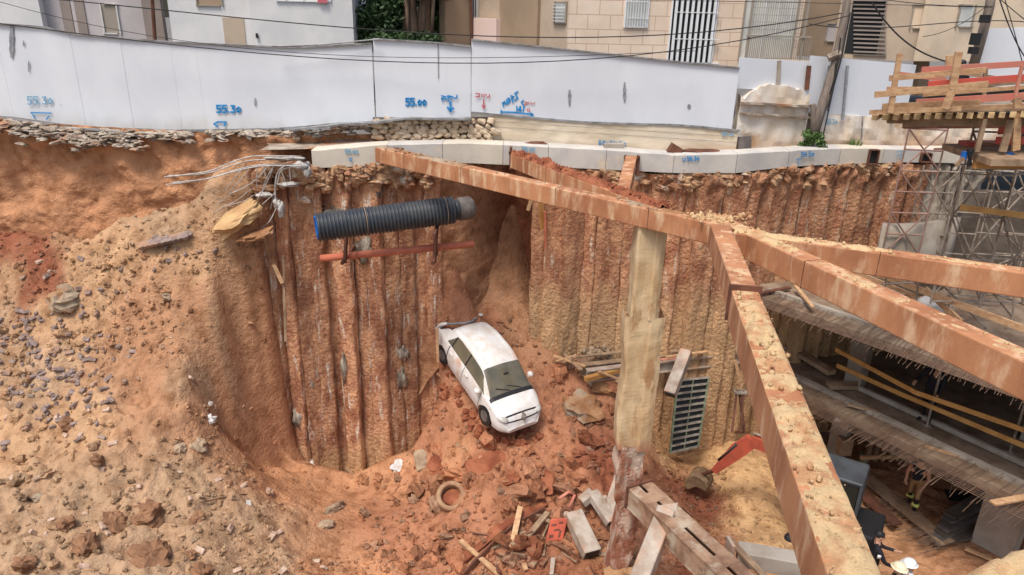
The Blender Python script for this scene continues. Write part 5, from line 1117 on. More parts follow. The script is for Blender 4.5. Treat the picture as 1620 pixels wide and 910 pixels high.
# form panel
e = empty('form_panel', P(1082, 712, 17.3), 'dark steel formwork panel with ladder like ribs leaning on the wall', 'formwork panel')
tl, tr_, bl, br_ = P(1072, 602, 17.75), P(1121, 597, 17.8), P(1060, 716, 17.2), P(1104, 706, 17.3)
bi = lambda u, v: tl.lerp(tr_, u).lerp(bl.lerp(br_, u), v); nn = (tr_-tl).cross(bl-tl).normalized(); nn = nn if nn.y < 0 else -nn
mb = MB(); mb.add([bi(0, 0)-nn*.02, bi(1, 0)-nn*.02, bi(1, 1)-nn*.02, bi(0, 1)-nn*.02], [(0, 1, 2, 3)]); mb.build('face_sheet', M['black'], e)
for u in (0, .5, 1): mb = MB(); mb.bar(bi(u, 0), bi(u, 1), .05 if u != .5 else .025, .09, up=nn); mb.build('side_rail', M['greensteel'], e)
for k in range(12): v = k/11; mb = MB(); mb.bar(bi(0, v), bi(1, v), .045, .10, up=nn); mb.build('rib', M['greysteel2'], e)
e = empty('steel_stand', P(1172, 690, 17.9), 'narrow rusty steel stand propped against the wall behind the near strut', 'steel stand')
for (x0, y0, x1, y1) in ((1166, 618, 1158, 684), (1176, 618, 1172, 684), (1170, 622, 1178, 686), (1164, 684, 1180, 684)): mb = MB(); mb.bar(P(x0, y0, 18.0), P(x1, y1, 17.6), .06, .06); mb.build('leg', M['rustdark'], e)
mb = MB(); mb.box(P(1171, 620, 18.0), (.35, .2, .06)); mb.build('top_plate', M['greysteel2'], e)
mb = MB(); mb.bar(P(1163, 570, 17.8), P(1170, 600, 17.8), .09, .04, up=(0, -1, 0)); thing1(mb, 'plank', M['wood'], 'short pale plank hanging beside the near strut below the waler', 'plank')

# ================================================================ lower strut frame at the bottom edge
zf = 3.55
a, b = PZ(1012, 768, zf), PZ(1230, 972, zf); x = (b-a).normalized(); y = Vector((0, 0, 1)).cross(x).normalized()
e = empty('lower_strut', a, 'twin channel grey brown steel strut starting at the column foot, cut by the bottom edge', 'steel strut')
for sg in (-1, 1):
    mb = MB(); o_ = y*.16*sg; mb.bar(a+o_, b+o_, .24, .03); mb.bar(a+o_-Vector((0, 0, .42)), b+o_-Vector((0, 0, .42)), .24, .03); mb.bar(a+o_+y*sg*.1-Vector((0, 0, .21)), b+o_+y*sg*.1-Vector((0, 0, .21)), .02, .40); mb.build('channel', M['mudsteel'], e)
mb = MB(); mb.bar(a-x*.03-Vector((0, 0, .2)), a+x*.02-Vector((0, 0, .2)), .62, .5); mb.build('end_plate', M['rustdark'], e)
for t in (.28, 1.1, 2.2): mb = MB(); c = a+x*t+Vector((0, 0, .012)); mb.bar(c, c+x*.3, .56, .02); mb.build('batten_plate', M['mudsteel'], e)
mb = MB(); c = a+x*1.02-y*.36*(-1 if y.x > 0 else 1)-Vector((0, 0, .2)); mb.bar(c-x*.14, c+x*.14, .03, .38); mb.build('side_plate', M['rustdark'], e)
e = empty('lower_brace', PZ(1054, 815, zf), 'pale box brace bearing up against the twin channel strut', 'steel brace')
p0, p1 = PZ(1056, 808, zf-.05), PZ(1000, 950, 2.55); mb = MB(); mb.bar(p0, p1, .34, .32); bevel(mb.build('box', M['greysteel'], e), .015)
mb = MB(); c = PZ(1056, 800, zf+.05); mb.add([c+Vector((-.18, 0, 0)), c+Vector((.22, .1, 0)), c+Vector((.02, -.42, -.1)), c+Vector((-.18, 0, -.3)), c+Vector((.22, .1, -.3)), c+Vector((.02, -.42, -.35))], [(0, 1, 2), (0, 2, 5, 3), (1, 4, 5, 2), (3, 5, 4), (0, 3, 4, 1)]); mb.build('gusset', M['greysteel'], e)
e = empty('cross_strut', PZ(1168, 868, 3.3), 'grey concrete dusted box strut running right under the near strut', 'steel strut')
mb = MB(); mb.bar(PZ(1166, 876, 3.2), PZ(1330, 905, 3.2), .34, .34); bevel(mb.build('box', M['concrete'], e), .02)
mb = MB(); mb.bar(PZ(1178, 862, 3.2), PZ(1240, 872, 3.2), .1, .04); mb.bar(PZ(1150, 858, 3.3), PZ(1160, 876, 3.3), .06, .3); mb.build('plate', M['greysteel'], e)
mb = MB(); mb.bar(PZ(1150, 850, 3.35), PZ(1240, 945, 3.35), .12, .05); thing1(mb, 'plank', M['woodgrey'], 'weathered plank lying beside the twin channel strut', 'plank')

# ================================================================ debris at the foot of the talus
def gp(px, py, h=0): return G(px, py)+Vector((0, 0, h))
DB = [(823, 815, 809, 880, .13, .04, 'wood', .25, .25, 'pale plank leaning upright in the debris left of the orange crate'), (728, 863, 790, 916, .11, .05, 'wood', .15, .12, 'pale lath slanting to the bottom edge'), (866, 822, 832, 859, .13, .06, 'woodgrey', .2, .12, 'muddy plank slanting toward the orange crate'),
      (845, 828, 872, 838, .1, .05, 'woodgrey', .3, .2, 'short muddy plank above the orange crate'), (832, 850, 777, 871, .14, .04, 'woodgrey', .12, .08, 'flat muddy board at the edge of the mud plate'), (869, 836, 857, 858, .04, .04, 'woodgrey', .2, .1, 'thin stick beside the orange crate'), (860, 866, 858, 885, .1, .05, 'woodgrey', .1, .1, 'stump of muddy timber below the orange crate'),
      (875, 888, 872, 915, .09, .05, 'greysteel', .1, .1, 'grey metal bar at the bottom edge'), (828, 898, 832, 908, .1, .05, 'wood', .1, .1, 'small pale block at the bottom edge'), (538, 738, 567, 758, .05, .04, 'woodgrey', .04, .04, 'dark stick at the foot of the left pile wall'), (1280, 500, 1262, 470, .09, .04, 'wood', 0, 0, '')]
for (x0, y0, x1, y1, w_, h_, m_, ha, hb, lab) in DB[:-1]:
    mb = MB(); mb.bar(gp(x0, y0, ha), gp(x1, y1, hb), w_, h_, n=3, jit=.004); thing1(mb, 'plank' if 'metal' not in lab else 'metal_bar', M[m_], lab, 'debris')
mb = MB(); a, b = gp(715, 841, .08), gp(831, 846, .1); mb.tube([a, (a+b)/2+Vector((0, 0, .06)), b], .012, 5); thing1(mb, 'steel_rod', M['rebar'], 'thin rod lying level across the red mud', 'rod')
random.seed(91)
for k in range(34):
    px, py = random.gauss(850, 60), random.gauss(858, 24)
    if py > 912 or py < 800 or px > 960: continue
    a = gp(px, py, .06); th_ = random.gauss(-.7, .7); l_ = random.uniform(.25, .8); d = Vector((math.cos(th_), math.sin(th_), random.uniform(-.1, .35)))
    mb = MB(); mb.bar(a-d*l_/2, a+d*l_/2, random.choice((.03, .06, .1)), .03, n=2, jit=.008); o = thing1(mb, 'buried_stick', M[('mudwood', 'rustdark', 'woodgrey')[k % 3]], 'short muddy stick half buried in the debris heap below the talus', 'stick', 'muddy sticks in the debris heap')
# dark board edge, also painted in for the shaded hole under the mud crust
mb = MB(); q = [gp(862, 812, .12), gp(812, 838, .12), gp(775, 872, .12), gp(735, 914, .12)]
for i in range(3): mb.bar(q[i], q[i+1], .05, .12)
thing1(mb, 'board_edge_shade', M['rustdark'], 'long dark edge of a buried board, also standing for the shaded hole under the mud crust', 'board')
mb = MB(); g = []
for i in range(15):
    t = i/14; p = Vector(P(float(np.interp(t, [0, .5, 1], [866, 800, 725])), float(np.interp(t, [0, .5, 1], [806, 842, 905])), 1)); bpt = gp(float(np.interp(t, [0, .5, 1], [866, 800, 725])), float(np.interp(t, [0, .5, 1], [806, 842, 905])), .17)
    g.append([bpt+Vector((0, .06*k-.02, .02*k+.02*mnoise.noise(bpt*3+Vector((k, 0, 0))))) + Vector((-.05*k, .1*k, 0)) for k in range(6)])
mb.sheet(g); o = thing1(mb, 'mud_crust', M['redclod'], 'lifted edge of mud crust hanging over the debris hollow', 'mud crust', smooth=True); o.modifiers.new('s', 'SOLIDIFY').thickness = .07
# orange crate
q = gp(880, 850, .22); e = empty('orange_crate', q, 'bright orange plastic panel with dark cut outs standing in the debris', 'orange panel')
u = Vector((.98, .1, .05)).normalized(); v = Vector((-.2, -.45, -.75)).normalized(); n_ = u.cross(v).normalized(); n_ = n_ if n_.y < 0 else -n_
rotc = Matrix((u, v, u.cross(v))).transposed()
mb = MB(); mb.box(q, (.40, .52, .09), rotc); bevel(mb.build('panel', M['exred'], e), .02, 2)
for (a, b, sx, sy) in ((-.1, -.12, .12, .05), (.09, .1, .05, .16), (-.1, .14, .1, .07), (.06, -.16, .1, .04), (0, 0, .14, .04)): mb = MB(); mb.box(q+u*a+v*b+n_*.046, (sx, sy, .01), rotc); mb.build('cut_out', M['rustdark'], e)
# hose reel / wheel thing with red frame
q = gp(896, 824, .2); e = empty('small_wheel', q, 'small dirty wheel with a red steel frame above the orange panel', 'wheel'); ax = Vector((-.3, -.8, .5)).normalized()
mb = MB(); u = ax.cross(Vector((0, 0, 1))).normalized(); v = ax.cross(u); mb.tube([q+(u*math.cos(a)+v*math.sin(a))*.12 for a in np.linspace(0, 6.29, 20)], .05, 8); mb.build('tyre', M['rustdark'], e, smooth=True); mb = MB(); mb.tube([q-ax*.03, q+ax*.04], .07, 12); mb.build('rim', M['greysteel'], e)
mb = MB(); mb.tube([q+Vector((.05, .1, .1)), gp(908, 800, .3), gp(898, 797, .35), gp(884, 803, .25)], .04, 7); mb.build('frame', M['woodred'], e, smooth=True)
# grey box beams
def boxbeam(name, label, a, b, wd, ht, m='greysteel', up=(0, 0, 1), end=True):
    e = empty(name, a, label, 'steel box'); a = Vector(a); b = Vector(b); mb = MB(); mb.bar(a, b, wd, ht, up=up); bevel(mb.build('box', M[m], e), .012)
    x = (b-a).normalized()
    if end: mb = MB(); mb.bar(b, b+x*.006, wd*.85, ht*.85, up=up); mb.build('end_shade', M['black'], e)  # black plate over a solid end stands in for the shade inside
    return e
boxbeam('steel_box', 'largest grey steel box lying open ended in the debris', gp(905, 832, .35), gp(936, 888, .2), .42, .26)
boxbeam('steel_box', 'upper arm of the bent grey steel box near the column', gp(918, 822, .5), gp(936, 812, .6), .24, .2, end=False)
boxbeam('steel_box', 'long arm of the bent grey steel box near the column', gp(934, 812, .6), gp(966, 852, .45), .28, .2)
mb = MB(); p_ = [gp(979, 768, .9), gp(957, 818, .5), gp(967, 845, .4), gp(985, 835, .6), gp(986, 790, .9)]; mb.add(p_, [(0, 1, 2, 3, 4)]); thing1(mb, 'steel_plate', M['greysteel'], 'pale grey triangular plate standing against the column foot', 'steel plate').modifiers.new('s', 'SOLIDIFY').thickness = .03
mb = MB(); mb.bar(gp(933, 806, .3), gp(958, 806, .35), .12, .04); thing1(mb, 'angle_iron', M['greysteel'], 'short grey angle iron above the bent steel box', 'steel scrap')

# ================================================================ excavator
e = empty('excavator', PZ(1335, 830, 0), 'small orange red excavator with dark cab, working behind the near strut', 'excavator')
def plate(pts_, th, m, name, parent=e, smooth=False):
    """a side profile in a vertical plane, given thickness"""
    pts_ = [Vector(p) for p in pts_]; d = (pts_[len(pts_)//2]-pts_[0]); d.z = 0; n = Vector((d.y, -d.x, 0)).normalized()*th/2; k = len(pts_); mb = MB()
    mb.add([p+n for p in pts_]+[p-n for p in pts_], [tuple(range(k)), tuple(range(2*k-1, k-1, -1))]+[(i, (i+1) % k, k+(i+1) % k, k+i) for i in range(k)]); return bevel(mb.build(name, M[m], parent), .015)
cab = PZ(1333, 742, 2.45)   # roof centre
bk = PZ(1106, 762, .75)     # bucket
hd = Vector((bk.x-cab.x, bk.y-cab.y, 0)).normalized()
A0 = P(1131, 744, 15.75); A1 = P(1190, 697, 15.4); A2 = P(1225, 712, 15.1); A3 = cab+hd*.5+Vector((0, 0, -1.5)); lt = Vector((hd.y, -hd.x, 0))
def arm(p0, p1, h0, h1, th, name):
    d = (p1-p0).normalized(); n = Vector((0, 0, 1)).cross(d).cross(d).normalized(); n = n if n.z > 0 else -n
    m_ = p0.lerp(p1, .6); mb = MB(); mb.add([v+s*lt*th/2 for s in (-1, 1) for v in (p0-n*h0, p0+n*h0, m_+n*(h1*1.3), p1+n*h1, p1-n*h1, m_-n*(h1*.9))], [(0, 1, 2, 3, 4, 5), (11, 10, 9, 8, 7, 6)]+[(i, (i+1) % 6, 6+(i+1) % 6, 6+i) for i in range(6)]); return bevel(mb.build(name, M['exred'], e), .012)
arm(A0, A1, .07, .16, .16, 'dipper_arm'); arm(A1, A2, .14, .12, .17, 'boom'); arm(A2, A3, .12, .14, .18, 'boom')
mb = MB(); mb.tube([A1+Vector((0, 0, .2)), A2+Vector((0, 0, .3))], .03, 8); mb.tube([A2+Vector((0, 0, .3)), A2+Vector((.5, -.15, .28))], .05, 8); mb.build('hydraulic_cylinder', M['scaf'], e, smooth=True)
mb = MB(); mb.tube([A0.lerp(A1, .2)+Vector((-.1, 0, .12)), A0.lerp(A1, .7)+Vector((-.12, 0, .16))], .04, 8); mb.build('hydraulic_cylinder', M['black'], e, smooth=True)
mb = MB(); g = []
for j in range(10):
    a = R(-40+j*25); rr = .27; g.append([bk+lt*s+hd*(rr*math.cos(a))+Vector((0, 0, rr*math.sin(a))) for s in np.linspace(-.26, .26, 4)])
mb.sheet(g); o = mb.build('bucket', M['bucket'], e, smooth=True); o.modifiers.new('s', 'SOLIDIFY').thickness = .035
for s in (-.26, .26): mb = MB(); mb.add([bk+lt*s]+[g[j][0 if s < 0 else 3] for j in range(10)], [(0, j, j+1) for j in range(1, 10)]); mb.build('bucket_cheek', M['bucket'], e)
mb = MB(); mb.tube([bk+Vector((0, 0, .2)), A0], .05, 8); mb.build('link', M['rustdark'], e)
RZ = Matrix((hd, Vector((-hd.y, hd.x, 0)), Vector((0, 0, 1)))).transposed()
mb = MB(); mb.box(cab+Vector((0, 0, .0)), (1.05, .98, .10), RZ); bevel(mb.build('cab_roof', M['excab'], e), .05, 3)
mb = MB(); mb.box(cab+Vector((0, 0, -.62)), (.94, .86, 1.12), RZ); bevel(mb.build('cab_glass', M['darkglass'], e), .04, 2)
for sx in (-1, 1):
    for sy in (-1, 1): mb = MB(); c = cab+RZ @ Vector((.49*sx, .45*sy, -.62)); mb.box(c, (.07, .07, 1.2), RZ); mb.build('cab_post', M['excab'], e)
mb = MB(); mb.box(cab+Vector((0, 0, -1.45))-hd*.25, (1.7, 1.15, .55), RZ); bevel(mb.build('house', M['black'], e), .06, 2)
for sy in (-1, 1): mb = MB(); mb.box(cab+RZ @ Vector((-.05, .52*sy, -2.1)), (1.9, .32, .45), RZ); bevel(mb.build('track', M['black'], e), .14, 4)
mb = MB(); mb.box(cab+hd*.02+Vector((0, 0, -1.85)), (.7, .6, .3), RZ); mb.build('turntable', M['rustdark'], e)
q = PZ(1353, 850, .2); mb = MB(); mb.tube([q+Vector((.16*math.cos(a), .02, .16*math.sin(a)+.1)) for a in np.linspace(0, 6.29, 18)], .06, 8); thing1(mb, 'tyre', M['black'], 'dark tyre lying on the floor in front of the excavator', 'tyre')

# ================================================================ unfinished building: slabs, columns, props
Z1, Z2 = 2.8, 5.4
random.seed(31)
def slab_thing(label, z, e0, e1, bl_, br_, th, nbar, lbar, dirp, spacing_label):
    e = empty('floor_slab', e0, label, 'concrete slab')
    mb = MB(); top = [e0, e1, br_, bl_]; mb.add(top+[p-Vector((0, 0, th)) for p in top], [(0, 1, 2, 3), (7, 6, 5, 4), (0, 4, 5, 1), (1, 5, 6, 2), (2, 6, 7, 3), (3, 7, 4, 0)]); mb.build('slab', M['slabtop'], e)
    d = (e1-e0); L_ = d.length; d.normalize()
    mb = MB(); inn = Vector((0, 0, 1)).cross(d); inn = inn if inn.dot(bl_-e0) > 0 else -inn
    mb.bar(e0+inn*.55+Vector((0, 0, .05)), e1+inn*.55+Vector((0, 0, .05)), .16, .1, n=8, jit=.006); mb.build('kerb', M['concrete'], e)
    rest = MB()
    for k in range(nbar):
        t = L_*(k+random.random()*.7)/nbar; p = e0+d*t+Vector((0, 0, -th*.4 + random.choice((0, .12)))); dd = (dirp+Vector((random.gauss(0, .08), random.gauss(0, .06), random.gauss(-.05, .06)))).normalized(); l_ = lbar*random.uniform(.55, 1.15)
        if k < 0: pass
        tgt = MB() if k % max(1, nbar//95) == 0 and k//max(1, nbar//95) < 100 else rest
        tgt.tube([p-dd*.5, p, p+dd*l_*.6+Vector((0, 0, -.01)), p+dd*l_+Vector((0, 0, -.06))], .0065, 4, cap=False)
        if tgt is not rest: tgt.build('rebar', M['rebar'], e)
    for k in range(7): q = dirp*(.05+.09*k*lbar); rest.tube([e0+q+Vector((0, 0, -th*.4)), e1+q+Vector((0, 0, -th*.4))], .008, 4)
    if rest.v: o = rest.build('rebar_mat', M['rebar'], e); o['kind'] = 'stuff'
    return e
s2 = slab_thing('upper unfinished floor slab with a fringe of rebar passing under the big strut', Z2, PZ(1196, 468, Z2), PZ(1900, 714, Z2), Vector((7.5, 20.4, Z2)), Vector((24, 20.4, Z2)), .22, 190, .5, Vector((-.72, -.66, 0)).normalized(), '')
s1 = slab_thing('lower unfinished floor slab with long rebar ends and timber guard rails', Z1, PZ(1206, 590, Z1), PZ(1800, 880, Z1), Vector((8.4, 20.4, Z1)), Vector((24, 20.4, Z1)), .22, 120, .85, Vector((-.86, -.5, -.05)).normalized(), '')
mb = MB(); mb.sheet([[Vector((x, 20.0+.06*mnoise.noise(Vector((x, z, 0))), z)) for x in np.arange(12.6, 26, .4)] for z in np.arange(-.5, 8.3, .4)]); o = mb.build('rear_concrete_wall', M['darkconc']); tag(o, 'concrete wall closing the unfinished building at the back, darkened for the shade under the deck', 'concrete wall')  # shade from the deck is put into this wall's dark colour
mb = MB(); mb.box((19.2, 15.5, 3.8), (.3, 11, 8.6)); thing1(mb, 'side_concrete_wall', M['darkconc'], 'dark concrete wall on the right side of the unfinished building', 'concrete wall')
wx = wallrow('pile_wall', 'dim grey ragged piles at the far right behind the scaffolding', 1456, 1545, 17, .2, lambda p: -.3, M['greypile'], lambda p: .35)
lagging(1450, 1560, 'soil_face', wx, M['greypile'], .3)
def column(label, px, py, z0_, z1_, wd=.38, dp=.38, m='concrete'):
    q = PZ(px, py, z0_); mb = MB(); mb.box((q.x, q.y, (z0_+z1_)/2), (wd, dp, z1_-z0_), rotz(.6)); return thing1(bevel and mb, 'concrete_column', M[m], label, 'column')
column('thin concrete column between floor and lower slab left of the pallets', 1322, 722, 0, Z1-.22, .25, .5)
column('concrete column between the lower and the upper slab', 1352, 606, Z1, Z2-.22, .25, .5)
column('thick concrete column at the bottom right beside the dark boards', 1572, 868, 0, Z1-.22, .42, .9)
column('concrete column on the lower slab cut by the right edge', 1640, 700, Z1, Z2-.22, .4, .6)
mb = MB(); c = P(1440, 352, 18.9); g = []
for k in range(15):
    t = k/14; pp_ = P(1396+110*t, 352, 17.9+.9*t**1.5-.2*math.sin(3.14*t)); g.append([(pp_.x, pp_.y, z) for z in (Z2, P(1396, 352, 17.9).z)])
mb.sheet(g); o = thing1(mb, 'curved_wall', M['concrete'], 'pale curved concrete wall behind the scaffolding at the pile corner', 'concrete wall', smooth=True); o.modifiers.new('s', 'SOLIDIFY').thickness = .2
# props and guard rails on the lower slab
for (x0, y0, x1, y1, lab) in ((1376, 530, 1357, 618, 'steel prop left of the dark figure'), (1490, 566, 1466, 674, 'steel prop right of the dark figure'), (1621, 622, 1597, 716, 'rightmost steel prop on the lower slab')):
    e = empty('steel_prop', PZ(x1, y1, Z1), lab, 'prop', 'props between the slabs'); b = PZ(x1, y1, Z1); mb = MB(); mb.tube([b, b+Vector((0, 0, 1.4))], .03, 8); mb.build('tube', M['scaf'], e); mb = MB(); mb.tube([b+Vector((0, 0, 1.35)), b+Vector((0, 0, Z2-Z1-.24))], .022, 8); mb.build('inner_tube', M['scaf'], e)
    mb = MB(); mb.box(b+Vector((0, 0, .01)), (.14, .14, .012)); mb.build('foot_plate', M['scaf'], e)
def rail_z(px, py, zz): return PZ(px, py, zz)
for (p_, zz, m_, w_, lab) in (([(1322, 553), (1449, 621), (1660, 694)], Z1+1.0, 'woodyel', .12, 'upper timber guard rail on the lower slab'), ([(1324, 578), (1420, 621), (1660, 722)], Z1+.6, 'woodyel', .12, 'lower timber guard rail on the lower slab'), ([(1360, 614), (1469, 664), (1660, 752)], Z1+.1, 'concrete', .12, 'grey pipe lying along the edge of the lower slab')):
    mb = MB()
    for i in range(2): mb.bar(rail_z(*p_[i], zz), rail_z(*p_[i+1], zz), .035 if w_ == .12 and m_ != 'concrete' else .1, w_)
    thing1(mb, 'guard_rail', M[m_], lab, 'rail')
for (x0, y0, x1, y1, z_, w_, m_, lab) in ((1341, 640, 1390, 652, Z1+.1, .1, 'woodgrey', 'loose lath on the rebar ends by the rag'), (1463, 706, 1530, 727, Z1, .1, 'wood', 'pale lath lying on the rebar ends'), (1570, 796, 1660, 780, Z1+.1, .16, 'wood', 'pale board at the right edge by the thick column'), (1258, 452, 1286, 486, Z2+.2, .1, 'wood', 'short pale plank on the upper slab beside the big strut'), (1293, 506, 1312, 504, Z2-.1, .12, 'woodgrey', 'short timber end under the upper slab rebar'), (1312, 504, 1345, 512, Z2-.05, .12, 'woodgrey', 'second timber end under the upper slab rebar'),
      (1228, 535, 1316, 590, Z1+.3, .28, 'woodgrey', 'thick weathered beam lying inside on the lower slab'), (1190, 466, 1250, 455, Z2+.1, .12, 'rustdark', 'dark board at the tip of the upper slab'), (1310, 610, 1360, 610, Z1+.1, .3, 'woodgrey', 'muddy formwork board on the lower slab edge')):
    mb = MB(); mb.bar(PZ(x0, y0, z_), PZ(x1, y1, z_), w_, .04 if w_ < .2 else .12, n=2, jit=.004); thing1(mb, 'plank', M[m_], lab, 'plank')
mb = MB(); q = PZ(1321, 655, Z1-.2); mb.sheet([[q+Vector((.08*i+.02*j*(-1)**i, -.02*i, -.07*j)) for i in range(3)] for j in range(4)]); thing1(mb, 'white_rag', M['white'], 'small white rag caught on the lower rebar ends', 'rag').modifiers.new('s', 'SOLIDIFY').thickness = .006
mb = MB(); mb.blob(PZ(1508, 560, Z2+.08), (.32, .14, .05), seed=2, amp=.1, rings=8, seg=14, rot=rotz(-.5)); thing1(mb, 'white_sheet', M['white'], 'white oval sheet lying on the upper slab under the big strut', 'sheet', smooth=True)
mb = MB(); mb.blob(PZ(1480, 482, Z2+.35), (.42, .3, .24), seed=6, amp=.25, rings=9, seg=14); thing1(mb, 'white_sack', M['fence'], 'bluish white sack on the upper slab between the two right struts', 'sack', smooth=True)
# scaffolding
def scaf(label, lines, m='scaf', r=.021, name='scaffold_tower'):
    e = empty(name, P(lines[0][2], lines[0][3], lines[0][4]), label, 'scaffolding')
    for l in lines:
        x0, y0, x1, y1, Y0_, *rest_ = l; Y1_ = rest_[0] if rest_ else Y0_; mm = rest_[1] if len(rest_) > 1 else m
        mb = MB(); mb.tube([P(x0, y0, Y0_), P(x1, y1, Y1_)], r, 7); mb.build('post' if abs(y1-y0) > abs(x1-x0)*1.5 else 'bar' if abs(y1-y0) < 22 else 'brace', M[mm], e)
    return e
def vline(x0, y0, y1): return x0-(y1-y0)*(x0-735)/(3450-y0)
def tower(px, Ys, y0, y1, m, label, rows, dx, z5_=0):
    L = []
    for Yk in Ys:
        for k in range(len(px)): L.append((px[k], y0, vline(px[k], y0, y1), y1, Yk, Yk, m))
        for r_ in range(rows+1):
            y = y0+8+(y1-y0-12)*r_/rows
            for k in range(len(px)-1): L.append((vline(px[k], y0, y), y, vline(px[k+1], y0, y), y+3, Yk, Yk, m))
        for r_ in range(0, rows, 2):
            ya = y0+8+(y1-y0-12)*r_/rows; yb = y0+8+(y1-y0-12)*min(rows, r_+2)/rows
            for k in range(len(px)-1):
                L.append((vline(px[k], y0, ya), ya, vline(px[k+1], y0, yb), yb, Yk, Yk, m)); 
                if (r_//2+k) % 2 == 0: L.append((vline(px[k+1], y0, ya), ya, vline(px[k], y0, yb), yb, Yk, Yk, m))
    return L
scaf('slim pinkish scaffold tower in front of the last piles of the right wall', tower([1440, 1502], [17.6, 18.9], 195, 440, 'scafred', '', 7, 0)+tower([1462, 1520], [18.2], 262, 440, 'scaf', '', 5, 0))
scaf('grey scaffold tower at the right edge below the timber deck', tower([1541, 1626, 1700], [14.6, 16.3], 200, 480, 'scaf', '', 4, 0)+tower([1528, 1572, 1612, 1655], [17.4], 262, 470, 'scaf', '', 6, 0))
scaf('dim scaffold tower standing deeper under the deck', tower([1580, 1660], [18.6], 262, 440, 'scaf', '', 5, 0))
L = []
for px in (1400, 1450, 1500, 1548, 1600, 1650): yy = 430+(px-1400)*.30; L += [(px+6, yy-40, px, yy+32, 15.4-(px-1400)*.006)]
for (x0, y0, x1, y1) in ((1395, 470, 1460, 466), (1440, 455, 1530, 470), (1500, 500, 1560, 494), (1560, 480, 1640, 510), (1590, 540, 1640, 536), (1490, 470, 1560, 540), (1560, 470, 1620, 545)): L.append((x0, y0-20, x1, y1-20, 15.2))
scaf('low scaffold frames on the upper slab between the two right struts', L, name='scaffold_tower')
for (x0, y0, x1, y1, z_, m_, w_, lab) in ((1340, 425, 1450, 470, 6.3, 'wood', .1, 'left pale guard plank on the upper slab'), (1385, 432, 1640, 528, 6.6, 'wood', .14, 'long pale guard plank crossing between the two right struts'), (1465, 458, 1520, 510, 6.4, 'wood', .14, 'diagonal pale plank leaning on the long guard plank'), (1390, 446, 1430, 464, 6.2, 'white', .12, 'white painted board by the left guard plank')):
    mb = MB(); mb.bar(PZ(x0, y0, z_), PZ(x1, y1, z_), .05, w_); thing1(mb, 'plank', M[m_], lab, 'plank')
mb = MB(); mb.bar(P(1520, 328, 14.4), P(1660, 346, 14.4), .06, .12); thing1(mb, 'yellow_beam', M['woodyel'], 'yellow formwork beam across the grey scaffold tower', 'formwork beam')
mb = MB(); mb.bar(P(1522, 60+262-0, 17), P(1524, 322, 17), .05, .05)
# timber deck at the top right
dk = empty('timber_deck', P(1500, 180, 13.2), 'timber formwork deck with rough red and tan guard planks at the top right', 'timber deck')
a, b = P(1380, 177, 13.3), P(1700, 170, 13.1); zt_ = a.z; 
mb = MB(); mb.add([a, b, b+Vector((1.5, 1.3, 0)), a+Vector((1.1, 1.3, 0))]+[p-Vector((0, 0, .04)) for p in (a, b, b+Vector((1.5, 1.3, 0)), a+Vector((1.1, 1.3, 0)))], [(0, 1, 2, 3), (7, 6, 5, 4), (0, 4, 5, 1), (1, 5, 6, 2), (2, 6, 7, 3), (3, 7, 4, 0)]); mb.build('deck_boards', M['woodgrey'], dk)
for k in range(20): t = k/19; p = a.lerp(b, t)+Vector((0, 0, -.09)); mb = MB(); mb.bar(p+Vector((0, -.12, 0)), p+Vector((.95, 1.3, 0)), .09, .09); mb.build('joist', M['woodpale'], dk)
for k, yy in enumerate((188, 193)): mb = MB(); mb.bar(P(1405+k*25, yy, 13.6), P(1700, yy-2, 13.5), .08, .16); mb.build('bearer', M['woodgrey'], dk)
mb = MB(); mb.bar(P(1430, 196, 15.5), P(1700, 194, 15.5), .08, .2); mb.build('bearer', M['rustdark'], dk)
RL = [(1458, 111, 1720, 95, 13.6, 'woodred', .13), (1407, 124, 1559, 111, 13.2, 'wood', .12), (1414, 116, 1497, 126, 14.6, 'woodred', .10), (1468, 134, 1700, 117, 13.1, 'woodbred', .14), (1384, 150, 1563, 133, 13.0, 'wood', .13), (1403, 141, 1500, 141, 14.6, 'wood', .11), (1460, 150, 1700, 132, 14.0, 'wood', .09), (1449, 163, 1640, 151, 13.6, 'woodred', .16), (1396, 169, 1550, 163, 13.4, 'wood', .14), (1376, 178, 1520, 172, 13.1, 'wood', .1), (1500, 172, 1620, 168, 13.3, 'wood', .1), (1510, 113, 1600, 128, 15, 'woodgrey', .1), (1530, 134, 1620, 128, 14.9, 'woodgrey', .16)]
for (x0, y0, x1, y1, Y, m_, w_) in RL: mb = MB(); mb.bar(P(x0, y0, Y), P(x1, y1, Y-.1), .035, w_*.8); mb.build('guard_plank', M[m_], dk)
for (l, Y, m_, w_) in (([(1424, 85), (1416, 130), (1408, 179)], 13.0, 'wood', .09), ([(1517, 82), (1507, 142), (1495, 172)], 12.9, 'wood', .12), ([(1503, 88), (1501, 120)], 14, 'wood', .14), ([(1617, 104), (1606, 152)], 13.0, 'woodred', .05), ([(1560, 100), (1556, 160)], 14.6, 'woodgrey', .07)):
    mb = MB()
    for i in range(len(l)-1): mb.bar(P(*l[i], Y), P(*l[i+1], Y), .04, w_, up=(1, 0, 0))
    mb.build('upright', M[m_], dk)
mb = MB(); mb.box(P(1570, 148, 14.9), (2.6, .1, .26)); mb.build('black_band', M['black'], dk)  # plain black band behind the guard planks
mb = MB(); mb.add([P(1545, 168, 13.3), P(1590, 166, 13.3), P(1602, 159, 13.9), P(1560, 161, 13.9)], [(0, 1, 2, 3)]); mb.build('grey_sheet', M['concrete'], dk)
lw = empty('lower_deck', P(1560, 245, 13.4), 'lower formwork platform with yellow beams and red props at the right edge', 'timber deck')
